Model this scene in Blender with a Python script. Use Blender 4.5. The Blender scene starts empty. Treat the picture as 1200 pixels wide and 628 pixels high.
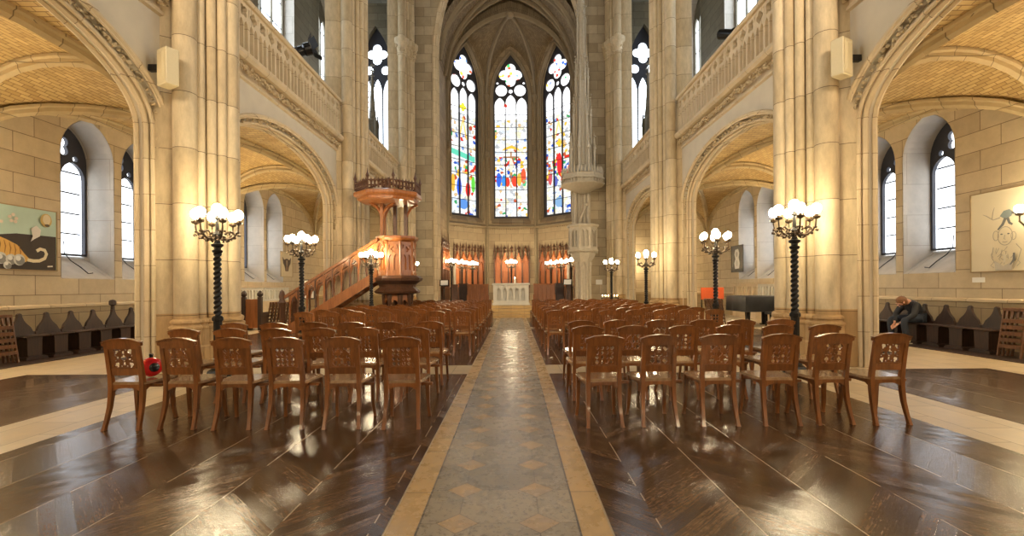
import bpy, math, random
from mathutils import Vector, Matrix
R = math.radians
PI = math.pi
rnd = random.Random(7)
scn = bpy.context.scene
COL = scn.collection

# ------------------------------------------------------------------ node helpers
class NT:
    def __init__(s, name):
        s.m = bpy.data.materials.new(name); s.m.use_nodes = True
        s.t = s.m.node_tree; s.n = s.t.nodes; s.l = s.t.links
        s.n.clear()
        s.out = s.n.new('ShaderNodeOutputMaterial')
    def node(s, typ, **kw):
        n = s.n.new(typ)
        for k, v in kw.items(): setattr(n, k, v)
        return n
    def link(s, a, b): s.l.new(a, b)
    def put(s, sock, v):
        if isinstance(v, bpy.types.NodeSocket): s.l.new(v, sock)
        else:
            if isinstance(v, tuple) and len(v) == 3 and sock.type == 'RGBA': v = v + (1,)
            sock.default_value = v
    def math(s, op, a, b=0.0, c=None):
        n = s.node('ShaderNodeMath', operation=op)
        s.put(n.inputs[0], a); s.put(n.inputs[1], b)
        if c is not None: s.put(n.inputs[2], c)
        return n.outputs[0]
    def mix(s, f, a, b, blend='MIX'):
        n = s.node('ShaderNodeMix', data_type='RGBA', blend_type=blend)
        s.put(n.inputs[0], f); s.put(n.inputs[6], a); s.put(n.inputs[7], b)
        return n.outputs[2]
    def objco(s):
        tc = s.node('ShaderNodeTexCoord')
        sep = s.node('ShaderNodeSeparateXYZ'); s.link(tc.outputs['Object'], sep.inputs[0])
        return tc, sep.outputs[0], sep.outputs[1], sep.outputs[2]
    def vec(s, x, y, z=0.0):
        n = s.node('ShaderNodeCombineXYZ')
        s.put(n.inputs[0], x); s.put(n.inputs[1], y); s.put(n.inputs[2], z)
        return n.outputs[0]
    def noise(s, v, scale, detail=3, rough=.55):
        n = s.node('ShaderNodeTexNoise')
        if v is not None: s.link(v, n.inputs['Vector'])
        n.inputs['Scale'].default_value = scale; n.inputs['Detail'].default_value = detail
        n.inputs['Roughness'].default_value = rough
        return n.outputs[0]
    def ramp(s, f, stops, interp='LINEAR'):
        n = s.node('ShaderNodeValToRGB'); n.color_ramp.interpolation = interp
        e = n.color_ramp.elements
        while len(e) > 1: e.remove(e[0])
        e[0].position = stops[0][0]; e[0].color = tuple(stops[0][1]) + (1,)
        for p, c in stops[1:]:
            q = e.new(p); q.color = tuple(c) + (1,)
        s.put(n.inputs[0], f)
        return n.outputs[0]
    def bump(s, h, strength=.3, dist=.02):
        n = s.node('ShaderNodeBump'); n.inputs['Strength'].default_value = strength
        n.inputs['Distance'].default_value = dist; s.put(n.inputs['Height'], h)
        return n.outputs[0]
    def surf(s, color, rough=.6, metal=0.0, normal=None, spec=.5, coat=0.0):
        b = s.node('ShaderNodeBsdfPrincipled')
        s.put(b.inputs['Base Color'], color); s.put(b.inputs['Roughness'], rough)
        s.put(b.inputs['Metallic'], metal); s.put(b.inputs['Specular IOR Level'], spec)
        if coat: b.inputs['Coat Weight'].default_value = coat; b.inputs['Coat Roughness'].default_value = .08
        if normal is not None: s.link(normal, b.inputs['Normal'])
        s.link(b.outputs[0], s.out.inputs[0]); return s.m
    def emit(s, color, strength):
        e = s.node('ShaderNodeEmission'); s.put(e.inputs[0], color); s.put(e.inputs[1], strength)
        s.link(e.outputs[0], s.out.inputs[0]); return s.m

def plain(name, c, rough=.5, metal=0.0, var=.12, scale=18.0, coat=0.0, bump=.1):
    t = NT(name); tc, x, y, z = t.objco()
    n = t.noise(tc.outputs['Object'], scale, 4)
    k = t.math('MULTIPLY_ADD', n, 2 * var, 1 - var)
    c2 = t.mix(1.0, c, t.vec(k, k, k), 'MULTIPLY')
    return t.surf(c2, rough, metal, t.bump(n, bump, .01), coat=coat)

def ashlar(name, c1, c2, mortar, bw=1.0, rh=.42, msize=.008, rough=.75, dirt=.25, low=None, high=None):
    """squared stone blocks; the block grid follows the wall's own direction"""
    t = NT(name); tc, x, y, z = t.objco()
    sn = t.node('ShaderNodeSeparateXYZ'); t.link(tc.outputs['Normal'], sn.inputs[0])
    ax = t.math('ABSOLUTE', sn.outputs[0]); ay = t.math('ABSOLUTE', sn.outputs[1])
    g = t.math('GREATER_THAN', ax, ay)
    u = t.math('ADD', t.math('MULTIPLY', y, g), t.math('MULTIPLY', x, t.math('SUBTRACT', 1.0, g)))
    b = t.node('ShaderNodeTexBrick'); t.link(t.vec(u, z), b.inputs['Vector'])
    b.inputs['Scale'].default_value = 1; b.inputs['Brick Width'].default_value = bw
    b.inputs['Row Height'].default_value = rh; b.inputs['Mortar Size'].default_value = msize
    b.inputs['Mortar Smooth'].default_value = .3; b.offset = .43
    t.put(b.inputs['Color1'], c1); t.put(b.inputs['Color2'], c2); t.put(b.inputs['Mortar'], mortar)
    n = t.noise(tc.outputs['Object'], 3.2, 7, .65)
    k = t.math('MULTIPLY_ADD', n, 2 * dirt, 1 - dirt)
    c = t.mix(1.0, b.outputs[0], t.vec(k, k, k), 'MULTIPLY')
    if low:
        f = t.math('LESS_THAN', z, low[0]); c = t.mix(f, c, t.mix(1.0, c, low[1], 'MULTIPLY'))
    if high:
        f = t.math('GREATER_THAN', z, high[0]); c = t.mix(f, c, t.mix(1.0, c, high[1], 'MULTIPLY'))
    h = t.math('ADD', t.math('MULTIPLY', b.outputs[1], -1.0), t.math('MULTIPLY', t.noise(tc.outputs['Object'], 40, 3), .25))
    return t.surf(c, rough, 0, t.bump(h, .35, .012))

def shaft_mat(name, c1, c2, mortar, rh=.95, low=None):
    t = NT(name); tc, x, y, z = t.objco()
    oi = t.node('ShaderNodeObjectInfo')
    u = t.math('MULTIPLY_ADD', t.math('FLOOR', t.math('MULTIPLY', oi.outputs['Random'], 60.0)), 3.1, .9)
    zz = t.math('MULTIPLY_ADD', oi.outputs['Random'], .0, z)
    b = t.node('ShaderNodeTexBrick'); t.link(t.vec(u, zz), b.inputs['Vector'])
    b.inputs['Scale'].default_value = 1; b.inputs['Brick Width'].default_value = 3.1
    b.inputs['Row Height'].default_value = rh; b.inputs['Mortar Size'].default_value = .006
    t.put(b.inputs['Color1'], c1); t.put(b.inputs['Color2'], c2); t.put(b.inputs['Mortar'], mortar)
    n = t.noise(t.vec(t.math('MULTIPLY', x, 3.0), t.math('MULTIPLY', y, 3.0), z), 2.5, 7, .68)
    k = t.math('MULTIPLY_ADD', n, .95, .50)
    c = t.mix(1.0, b.outputs[0], t.vec(k, k, k), 'MULTIPLY')
    if low:
        f = t.math('LESS_THAN', z, low[0]); c = t.mix(f, c, t.mix(1.0, c, low[1], 'MULTIPLY'))
    return t.surf(c, .7, 0, t.bump(t.noise(tc.outputs['Object'], 35, 3), .2, .008))

def brick_uv(name, c1, c2, mortar, bw=.26, rh=.085):
    t = NT(name); tc = t.node('ShaderNodeTexCoord')
    b = t.node('ShaderNodeTexBrick'); t.link(tc.outputs['UV'], b.inputs['Vector'])
    b.inputs['Scale'].default_value = 1; b.inputs['Brick Width'].default_value = bw
    b.inputs['Row Height'].default_value = rh; b.inputs['Mortar Size'].default_value = .008
    t.put(b.inputs['Color1'], c1); t.put(b.inputs['Color2'], c2); t.put(b.inputs['Mortar'], mortar)
    n = t.noise(tc.outputs['UV'], 1.7, 5); k = t.math('MULTIPLY_ADD', n, .5, .75)
    c = t.mix(1.0, b.outputs[0], t.vec(k, k, k), 'MULTIPLY')
    return t.surf(c, .8, 0, t.bump(t.math('MULTIPLY', b.outputs[1], -1.0), .6, .015))

def wood(name, c1, c2, rough=.35, sx=1.0, coat=0.0):
    t = NT(name); tc, x, y, z = t.objco()
    oi = t.node('ShaderNodeObjectInfo')
    off = t.math('MULTIPLY', oi.outputs['Random'], 13.0)
    v = t.vec(t.math('MULTIPLY', t.math('ADD', x, off), 26.0 * sx), t.math('MULTIPLY', y, 26.0 * sx), t.math('MULTIPLY', z, 3.0 * sx))
    n = t.noise(v, 1.0, 5, .6)
    c = t.ramp(n, [(.3, c1), (.7, c2)])
    k = t.math('MULTIPLY_ADD', oi.outputs['Random'], .35, .82)
    c = t.mix(1.0, c, t.vec(k, k, k), 'MULTIPLY')
    return t.surf(c, rough, 0, t.bump(n, .12, .004), coat=coat)

M = {}
M['pier'] = shaft_mat('pier stone', (.62, .50, .32), (.47, .36, .21), (.16, .11, .06), .95, (.98, (.82, .66, .47)))
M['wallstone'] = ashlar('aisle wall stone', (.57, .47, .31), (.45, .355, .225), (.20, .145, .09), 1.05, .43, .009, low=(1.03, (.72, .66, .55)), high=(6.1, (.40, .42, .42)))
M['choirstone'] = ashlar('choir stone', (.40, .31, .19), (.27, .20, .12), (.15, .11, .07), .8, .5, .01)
M['archstone'] = ashlar('arch stone', (.62, .50, .33), (.53, .41, .25), (.25, .18, .11), .9, .6, .006)
M['nichestone'] = ashlar('choir arch wall stone', (.52, .43, .29), (.33, .26, .165), (.16, .12, .08), .85, .5, .009)
M['plaster'] = plain('spandrel plaster', (.56, .49, .37), .85, 0, .14, 2.2)
M['carved'] = plain('carved stone', (.50, .39, .235), .8, 0, .3, 25, bump=.5)
M['greystone'] = ashlar('gallery grey stone', (.24, .215, .165), (.16, .14, .10), (.12, .1, .07), .8, .45)
M['reveal'] = ashlar('window reveal stone', (.50, .46, .40), (.43, .39, .33), (.28, .24, .19), 1.3, .8, .006)
M['vaultbrick'] = brick_uv('yellow vault brick', (.58, .41, .17), (.43, .28, .10), (.25, .15, .06))
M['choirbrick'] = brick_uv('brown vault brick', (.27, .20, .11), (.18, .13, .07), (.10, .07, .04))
M['rib'] = ashlar('vault rib stone', (.50, .39, .22), (.42, .32, .17), (.2, .15, .08), .5, .7)
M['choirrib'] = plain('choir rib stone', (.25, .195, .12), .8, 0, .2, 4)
M['palestone'] = plain('pale altar stone', (.60, .57, .49), .6, 0, .1, 6)
M['pulpitstone'] = plain('grey pulpit stone', (.46, .40, .30), .7, 0, .2, 8)
M['chair'] = wood('chair wood', (.122, .040, .009), (.262, .090, .020), .30, 1, .3)
M['seat'] = wood('chair seat wood', (.26, .15, .07), (.38, .24, .13), .22, 1, .5)
M['darkwood'] = wood('dark stall wood', (.020, .009, .006), (.050, .022, .012), .5)
M['pulpitwood'] = wood('pulpit wood', (.19, .062, .016), (.36, .13, .036), .33, .6, .2)
M['pulpitdark'] = wood('dark pulpit wood', (.06, .025, .012), (.12, .05, .022), .4, .6)
M['redwood'] = wood('red choir panel wood', (.30, .085, .025), (.42, .14, .04), .45, .5)
M['slatwood'] = wood('slat wood', (.10, .042, .018), (.20, .09, .04), .35, 1)
M['iron'] = plain('black iron', (.022, .020, .018), .35, .6, .3, 40)
M['bronze'] = plain('lamp bronze', (.075, .048, .026), .38, .6, .3, 40)
M['lead'] = plain('window lead', (.035, .035, .045), .6, 0, .2, 30)
M['black'] = plain('black cloth', (.014, .014, .015), .65, 0, .3, 12)
M['jacket'] = plain('black jacket', (.016, .016, .020), .6, 0, .3, 22)
M['jeans'] = plain('dark blue jeans', (.020, .026, .040), .75, 0, .3, 60)
M['skin'] = plain('skin', (.62, .33, .22), .5, 0, .06, 30)
M['hair'] = plain('brown hair', (.20, .085, .03), .55, 0, .4, 60)
M['shoe'] = plain('yellow shoe', (.42, .33, .13), .5, 0, .3, 30)
M['sole'] = plain('pale sole', (.7, .68, .6), .5)
M['redgloss'] = plain('red gloss', (.75, .012, .015), .12, 0, .02, 10, coat=.5)
M['blackgloss'] = plain('black gloss', (.012, .012, .012), .15)
M['redcloth'] = plain('red cloth', (.55, .09, .02), .8, 0, .15, 12)
M['speaker'] = plain('cream speaker', (.60, .50, .30), .5, 0, .05, 30)
M['white'] = plain('white paper', (.82, .80, .74), .7, 0, .04, 10)
M['candle'] = plain('white candle wax', (.85, .80, .66), .45, 0, .03, 10)
M['frame'] = plain('dark picture frame', (.05, .04, .03), .5)
M['goldframe'] = plain('thin ochre frame', (.32, .22, .10), .5)
M['globe'] = NT('lit globe').emit((1.0, .82, .52), 44.0)
M['globe_fill'] = NT('lit fill globe').emit((1.0, .82, .53), 150.0)  # only for the fill lamps added outside the view
M['flame'] = NT('candle flame').emit((1.0, .72, .35), 40.0)

def mk_floorstone(name, c1, c2, mortar, bw, rh):
    t = NT(name); tc, x, y, z = t.objco()
    b = t.node('ShaderNodeTexBrick'); t.link(t.vec(y, x), b.inputs['Vector'])
    b.inputs['Scale'].default_value = 1; b.inputs['Brick Width'].default_value = bw
    b.inputs['Row Height'].default_value = rh; b.inputs['Mortar Size'].default_value = .005
    t.put(b.inputs['Color1'], c1); t.put(b.inputs['Color2'], c2); t.put(b.inputs['Mortar'], mortar)
    n = t.noise(tc.outputs['Object'], 5, 8, .7); k = t.math('MULTIPLY_ADD', n, .7, .65)
    c = t.mix(1.0, b.outputs[0], t.vec(k, k, k), 'MULTIPLY')
    r = t.math('MULTIPLY_ADD', n, .3, .22)
    return t.surf(c, r, 0, t.bump(t.math('MULTIPLY', b.outputs[1], -1.0), .3, .004))
M['floorstone'] = mk_floorstone('pale floor stone', (.56, .45, .30), (.47, .36, .22), (.20, .14, .08), .85, .45)

def mk_aisle():
    t = NT('aisle tile floor'); tc, x, y, z = t.objco()
    def frac(v): # distance to the nearest lattice line, -.5 .. .5 -> abs
        return t.math('ABSOLUTE', t.math('SUBTRACT', t.math('FRACT', t.math('ADD', v, 100.5)), .5))
    u = t.math('DIVIDE', t.math('ADD', x, .222), .484); v = t.math('DIVIDE', t.math('SUBTRACT', y, 2.85), .467)
    fu, fv = frac(u), frac(v)
    s = t.math('ADD', fu, fv)
    dia = t.math('LESS_THAN', s, .255)
    jd = t.math('LESS_THAN', t.math('ABSOLUTE', t.math('SUBTRACT', s, .258)), .010)
    jl = t.math('MULTIPLY', t.math('LESS_THAN', t.math('MINIMUM', fu, fv), .007), t.math('GREATER_THAN', s, .255))
    n1 = t.noise(tc.outputs['Object'], 4.5, 8, .7); n2 = t.noise(tc.outputs['Object'], 30, 5, .7)
    wn = t.node('ShaderNodeTexWhiteNoise', noise_dimensions='2D')
    t.link(t.vec(t.math('FLOOR', u), t.math('FLOOR', v)), wn.inputs['Vector'])
    grey = t.mix(wn.outputs[0], (.25, .205, .145), (.37, .30, .21))
    grey = t.mix(t.math('MULTIPLY', t.math('GREATER_THAN', n2, .57), .6), grey, (.10, .08, .06))
    tan = t.mix(wn.outputs[0], (.47, .31, .15), (.40, .29, .18))
    c = t.mix(dia, grey, tan)
    c = t.mix(t.math('MULTIPLY', t.math('MAXIMUM', jd, jl), .8), c, (.13, .10, .07))
    ex = t.math('ABSOLUTE', t.math('SUBTRACT', x, .022))
    bor = t.math('GREATER_THAN', ex, .468)
    bj = t.math('LESS_THAN', frac(t.math('DIVIDE', y, .82)), .006)
    bc = t.mix(bj, (.50, .33, .15), (.2, .13, .07))
    c = t.mix(bor, c, bc)
    je = t.math('LESS_THAN', t.math('ABSOLUTE', t.math('SUBTRACT', ex, .468)), .006)
    c = t.mix(je, c, (.10, .08, .06))
    k = t.math('MULTIPLY_ADD', n1, .8, .6)
    c = t.mix(1.0, c, t.vec(k, k, k), 'MULTIPLY')
    r = t.math('MULTIPLY_ADD', n1, .30, .13)
    return t.surf(c, r, 0, t.bump(n2, .12, .003))
M['aisle'] = mk_aisle()

def mk_parquet():
    t = NT('dark parquet'); tc, x, y, z = t.objco()
    w = .56; bh = .118
    xx = t.math('ADD', x, 50.0)
    band = t.math('FLOOR', t.math('DIVIDE', xx, w))
    pp = t.math('PINGPONG', xx, w)
    v = t.math('DIVIDE', t.math('ADD', t.math('ADD', y, 50.0), pp), bh)
    row = t.math('FLOOR', v); fr = t.math('FRACT', v)
    wn = t.node('ShaderNodeTexWhiteNoise', noise_dimensions='2D')
    t.link(t.vec(row, band), wn.inputs['Vector'])
    fx = t.math('FRACT', t.math('DIVIDE', xx, w))
    j1 = t.math('LESS_THAN', fr, .045); j2 = t.math('LESS_THAN', fx, .016)
    # grain runs along each board
    along = t.math('SUBTRACT', y, pp)
    g = t.noise(t.vec(t.math('MULTIPLY', v, 3.2), t.math('MULTIPLY', along, 1.6), t.math('MULTIPLY', row, .37)), 3.0, 7, .72)
    n = t.noise(tc.outputs['Object'], 1.1, 6, .65)
    n3 = t.noise(tc.outputs['Object'], 26, 5, .7)
    c = t.ramp(t.math('ADD', t.math('ADD', t.math('MULTIPLY', g, .55), t.math('MULTIPLY', n3, .25)), t.math('MULTIPLY', wn.outputs[0], .13)),
               [(.28, (.014, .006, .003)), (.42, (.050, .024, .010)), (.53, (.11, .058, .026)), (.68, (.25, .15, .08))])
    k = t.math('MULTIPLY_ADD', n, 1.3, .35); c = t.mix(1.0, c, t.vec(k, k, k), 'MULTIPLY')
    c = t.mix(j1, c, (.012, .007, .004))
    jw = t.math('MULTIPLY', j2, t.math('GREATER_THAN', t.noise(t.vec(row, band), 1.7, 0), .40))
    c = t.mix(t.math('MULTIPLY', jw, .8), c, (.42, .32, .21))
    r = t.math('ADD', t.math('MULTIPLY_ADD', n3, .26, .02), t.math('MULTIPLY', n, .10))
    geo = t.node('ShaderNodeNewGeometry')
    va = t.node('ShaderNodeVectorMath', operation='SUBTRACT'); t.link(wn.outputs['Color'], va.inputs[0]); va.inputs[1].default_value = (.5, .5, .5)
    vb = t.node('ShaderNodeVectorMath', operation='MULTIPLY'); t.link(va.outputs[0], vb.inputs[0]); vb.inputs[1].default_value = (.05, .05, 0)
    vc = t.node('ShaderNodeVectorMath', operation='ADD'); t.link(vb.outputs[0], vc.inputs[0]); t.link(geo.outputs['Normal'], vc.inputs[1])
    vd = t.node('ShaderNodeVectorMath', operation='NORMALIZE'); t.link(vc.outputs[0], vd.inputs[0])
    b = t.node('ShaderNodeBump'); b.inputs['Strength'].default_value = .22; b.inputs['Distance'].default_value = .004
    t.link(t.math('ADD', t.math('MULTIPLY', j1, -1.0), t.math('ADD', g, t.math('MULTIPLY', n3, .8))), b.inputs['Height']); t.link(vd.outputs[0], b.inputs['Normal'])
    return t.surf(c, r, 0, b.outputs[0], spec=.7)
M['parquet'] = mk_parquet()

def mk_clear():
    t = NT('clear leaded daylight glass'); tc, x, y, z = t.objco()
    n = t.noise(tc.outputs['Object'], 9, 4)
    w = t.ramp(n, [(.35, (.80, .88, 1.0)), (.6, (.97, .99, 1.0))])
    return t.emit(w, 2.2)
M['clear'] = mk_clear()
M['rear_fill_glass'] = NT('rear fill glow glass').emit((1.0, .93, .82), 3.0)  # glow of the disc added behind the camera
M['nave_glass'] = NT('nave daylight glass').emit((.80, .90, 1.0), 3.4)

def mk_stained(seed):
    t = NT('stained glass'); tc, x, y, z = t.objco()
    v = t.vec(t.math('ADD', x, seed), t.math('MULTIPLY', z, 1.0), 0.0)
    vo = t.node('ShaderNodeTexVoronoi'); vo.voronoi_dimensions = '2D'; t.link(v, vo.inputs['Vector']); vo.inputs['Scale'].default_value = 5.5
    sc = t.node('ShaderNodeSeparateColor'); t.link(vo.outputs['Color'], sc.inputs[0])
    pal = t.ramp(sc.outputs[0], [(0, (.9, .9, .85)), (.16, (.03, .10, .55)), (.30, (.75, .04, .02)), (.44, (.95, .55, .06)),
                                  (.56, (.05, .38, .12)), (.66, (.85, .80, .70)), (.78, (.55, .10, .04)), (.88, (.20, .34, .70))], 'CONSTANT')
    pale = t.ramp(sc.outputs[1], [(0, (.95, .96, .95)), (.36, (.72, .80, .90)), (.46, (.95, .86, .58)), (.54, (.98, .97, .9)), (.80, (.50, .52, .54)), (.87, (.82, .86, .9)), (.96, (.75, .5, .25))], 'CONSTANT')
    zz = t.math('DIVIDE', t.math('SUBTRACT', z, 6.2), 10.8)
    f = t.ramp(zz, [(0, (.22,) * 3), (.12, (.10,) * 3), (.20, (.10,) * 3), (.22, (.55,) * 3), (.36, (.42,) * 3), (.40, (.08,) * 3), (.52, (.15,) * 3), (.62, (.03,) * 3), (.78, (.0,) * 3), (.84, (.12,) * 3), (1, (.15,) * 3)])
    sep = t.node('ShaderNodeSeparateColor'); t.link(f, sep.inputs[0])
    pick = t.math('LESS_THAN', sc.outputs[2], sep.outputs[0])
    c = t.mix(pick, t.mix(t.math('GREATER_THAN', zz, .62), pale, (.97, .98, 1)), pal)
    ve = t.node('ShaderNodeTexVoronoi'); ve.voronoi_dimensions = '2D'; ve.feature = 'DISTANCE_TO_EDGE'
    t.link(v, ve.inputs['Vector']); ve.inputs['Scale'].default_value = 5.5
    lead = t.math('LESS_THAN', ve.outputs['Distance'], .035)
    c = t.mix(t.math('MULTIPLY', lead, .75), c, (.04, .04, .05))
    return t.emit(c, t.math('MULTIPLY_ADD', t.math('GREATER_THAN', zz, .62), .7, .72))
M['stained'] = [mk_stained(s) for s in (3.1, 11.7, 27.3)]

# ------------------------------------------------------------------ mesh helpers
class MB:
    def __init__(s): s.v = []; s.f = []
    def add(s, vs, fs, mat=None):
        o = len(s.v)
        s.v += [tuple(mat @ Vector(p)) if mat is not None else tuple(p) for p in vs]
        s.f += [tuple(i + o for i in f) for f in fs]
        return s
    def box(s, x0, x1, y0, y1, z0, z1, mat=None):
        v = [(x0, y0, z0), (x1, y0, z0), (x1, y1, z0), (x0, y1, z0), (x0, y0, z1), (x1, y0, z1), (x1, y1, z1), (x0, y1, z1)]
        f = [(0, 3, 2, 1), (4, 5, 6, 7), (0, 1, 5, 4), (1, 2, 6, 5), (2, 3, 7, 6), (3, 0, 4, 7)]
        return s.add(v, f, mat)
    def bbox(s, x0, x1, y0, y1, z0, z1, b=.006, mat=None):
        """box with all edges chamfered"""
        v = []; f = []
        X = (x0, x1); Y = (y0, y1); Z = (z0, z1)
        idx = {}
        for i in (0, 1):
            for j in (0, 1):
                for k in (0, 1):
                    sx = b if i == 0 else -b; sy = b if j == 0 else -b; sz = b if k == 0 else -b
                    idx[i, j, k, 0] = len(v); v.append((X[i], Y[j] + sy, Z[k] + sz))
                    idx[i, j, k, 1] = len(v); v.append((X[i] + sx, Y[j], Z[k] + sz))
                    idx[i, j, k, 2] = len(v); v.append((X[i] + sx, Y[j] + sy, Z[k]))
        for a in (0, 1):
            f.append(tuple(idx[a, j, k, 0] for j, k in ((0, 0), (1, 0), (1, 1), (0, 1))))
            f.append(tuple(idx[i, a, k, 1] for i, k in ((0, 0), (1, 0), (1, 1), (0, 1))))
            f.append(tuple(idx[i, j, a, 2] for i, j in ((0, 0), (1, 0), (1, 1), (0, 1))))
        for a in (0, 1):
            for c in (0, 1):
                f.append((idx[a, c, 0, 0], idx[a, c, 1, 0], idx[a, c, 1, 1], idx[a, c, 0, 1]))
                f.append((idx[a, 0, c, 0], idx[a, 1, c, 0], idx[a, 1, c, 2], idx[a, 0, c, 2]))
                f.append((idx[0, a, c, 1], idx[1, a, c, 1], idx[1, a, c, 2], idx[0, a, c, 2]))
        for i in (0, 1):
            for j in (0, 1):
                for k in (0, 1): f.append((idx[i, j, k, 0], idx[i, j, k, 1], idx[i, j, k, 2]))
        return s.add(v, f, mat)
    def prism(s, pts, fn, t0, t1):
        """pts 2-D outline; fn(u,v,t) -> 3-D; extruded from t0 to t1"""
        n = len(pts)
        v = [fn(u, w, t0) for u, w in pts] + [fn(u, w, t1) for u, w in pts]
        f = [tuple(range(n))[::-1], tuple(range(n, 2 * n))] + [(i, (i + 1) % n, (i + 1) % n + n, i + n) for i in range(n)]
        return s.add(v, f)
    def lathe(s, prof, c=(0, 0, 0), n=16, lobes=0, amp=0, twist=0, a0=0.0, arc=2 * PI):
        v = []; f = []
        full = abs(arc - 2 * PI) < 1e-6
        m = n if full else n + 1
        for i, (r, z) in enumerate(prof):
            for k in range(m):
                a = a0 + arc * k / n
                rr = r * (1 + amp * math.cos(lobes * (a - twist * z))) if lobes else r
                v.append((c[0] + rr * math.cos(a), c[1] + rr * math.sin(a), c[2] + z))
        for i in range(len(prof) - 1):
            for k in range(n):
                k2 = (k + 1) % m
                f.append((i * m + k, i * m + k2, (i + 1) * m + k2, (i + 1) * m + k))
        if full:
            if prof[0][0] > 1e-5: f.append(tuple(range(m))[::-1])
            if prof[-1][0] > 1e-5: f.append(tuple((len(prof) - 1) * m + k for k in range(m)))
        return s.add(v, f)
    def tube(s, path, rad, n=8, up=(0, 0, 1)):
        """round tube along a path; rad number or list"""
        P = [Vector(p) for p in path]; m = len(P)
        rs = rad if isinstance(rad, (list, tuple)) else [rad] * m
        return s.sweep(P, [[(rs[i] * math.cos(2 * PI * k / n), rs[i] * math.sin(2 * PI * k / n)) for k in range(n)] for i in range(m)], up)
    def sweep(s, path, secs, up=(0, 0, 1), closed=False):
        P = [Vector(p) for p in path]; m = len(P); n = len(secs[0]); v = []; f = []
        for i in range(m):
            if closed: d = P[(i + 1) % m] - P[i - 1]
            else: d = P[min(i + 1, m - 1)] - P[max(i - 1, 0)]
            d.normalize()
            u = Vector(up)
            if abs(d.dot(u)) > .98: u = Vector((0, 1, 0)) if abs(d.y) < .9 else Vector((1, 0, 0))
            a = d.cross(u).normalized(); b = a.cross(d).normalized()
            for (p, q) in secs[i]: v.append(tuple(P[i] + a * p + b * q))
        for i in range(m if closed else m - 1):
            j = (i + 1) % m
            for k in range(n):
                k2 = (k + 1) % n
                f.append((i * n + k, i * n + k2, j * n + k2, j * n + k))
        if not closed: f.append(tuple(range(n))[::-1]); f.append(tuple((m - 1) * n + k for k in range(n)))
        return s.add(v, f)
    def ball(s, c, r, n=10, m=7, sc=(1, 1, 1)):
        v = []; f = []
        for i in range(m + 1):
            t = PI * i / m
            for k in range(n):
                a = 2 * PI * k / n
                v.append((c[0] + r * sc[0] * math.sin(t) * math.cos(a), c[1] + r * sc[1] * math.sin(t) * math.sin(a), c[2] + r * sc[2] * math.cos(t)))
        for i in range(m):
            for k in range(n):
                k2 = (k + 1) % n
                f.append((i * n + k, (i + 1) * n + k, (i + 1) * n + k2, i * n + k2))
        return s.add(v, f)
    def blob(s, c, r, rr=rnd):
        """small carved leaf knob: an irregular octahedral lump"""
        k = [r * rr.uniform(.6, 1.2) for _ in range(6)]
        v = [(k[0], 0, 0), (-k[1], 0, 0), (0, k[2], 0), (0, -k[3], 0), (0, 0, k[4]), (0, 0, -k[5])]
        e = Matrix.Rotation(rr.uniform(0, 6), 4, Vector((rr.uniform(-1, 1), rr.uniform(-1, 1), rr.uniform(-1, 1))).normalized())
        f = [(0, 2, 4), (2, 1, 4), (1, 3, 4), (3, 0, 4), (2, 0, 5), (1, 2, 5), (3, 1, 5), (0, 3, 5)]
        return s.add(v, f, Matrix.Translation(c) @ e)
    def mesh(s, name, smooth=True, ang=35):
        me = bpy.data.meshes.new(name); me.from_pydata(s.v, [], s.f); me.validate(); me.update()
        import bmesh
        bm = bmesh.new(); bm.from_mesh(me); bmesh.ops.remove_doubles(bm, verts=bm.verts, dist=1e-5)
        bmesh.ops.recalc_face_normals(bm, faces=bm.faces); bm.to_mesh(me); bm.free()
        if smooth:
            me.polygons.foreach_set('use_smooth', [True] * len(me.polygons))
            me.set_sharp_from_angle(angle=R(ang))
        return me

def obj(name, mb, mat, parent=None, label=None, cat=None, group=None, kind=None, loc=None, smooth=True, ang=35):
    me = mb if isinstance(mb, bpy.types.Mesh) else mb.mesh(name, smooth, ang)
    if not me.materials: me.materials.append(M[mat] if isinstance(mat, str) else mat)
    o = bpy.data.objects.new(name, me); COL.objects.link(o)
    if parent is not None: o.parent = parent
    if loc is not None: o.location = loc
    return tag(o, label, cat, group, kind)
def tag(o, label=None, cat=None, group=None, kind=None):
    if label: o['label'] = label
    if cat: o['category'] = cat
    if group: o['group'] = group
    if kind: o['kind'] = kind
    return o
def empty(name, loc=(0, 0, 0), rz=0.0, label=None, cat=None, group=None, kind=None):
    o = bpy.data.objects.new(name, None); COL.objects.link(o); o.empty_display_size = .1
    o.location = loc; o.rotation_euler = (0, 0, rz)
    return tag(o, label, cat, group, kind)
def copy_tree(o, parent=None):
    c = o.copy(); COL.objects.link(c)
    if parent is not None: c.parent = parent
    for ch in list(KIDS.get(o.name, [])):
        d = copy_tree(ch, c); KIDS.setdefault(c.name, []).append(d)
    return c
KIDS = {}
def reg(root):
    """remember the child lists of a finished thing, so that copying it is quick"""
    for o in list(bpy.data.objects):
        if o.parent is not None:
            L = KIDS.setdefault(o.parent.name, [])
            if o not in L: L.append(o)
    return root
def structure(name, mb, mat, parent=None, **kw):
    return obj(name, mb, mat, parent, kind='structure', **kw)

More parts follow.
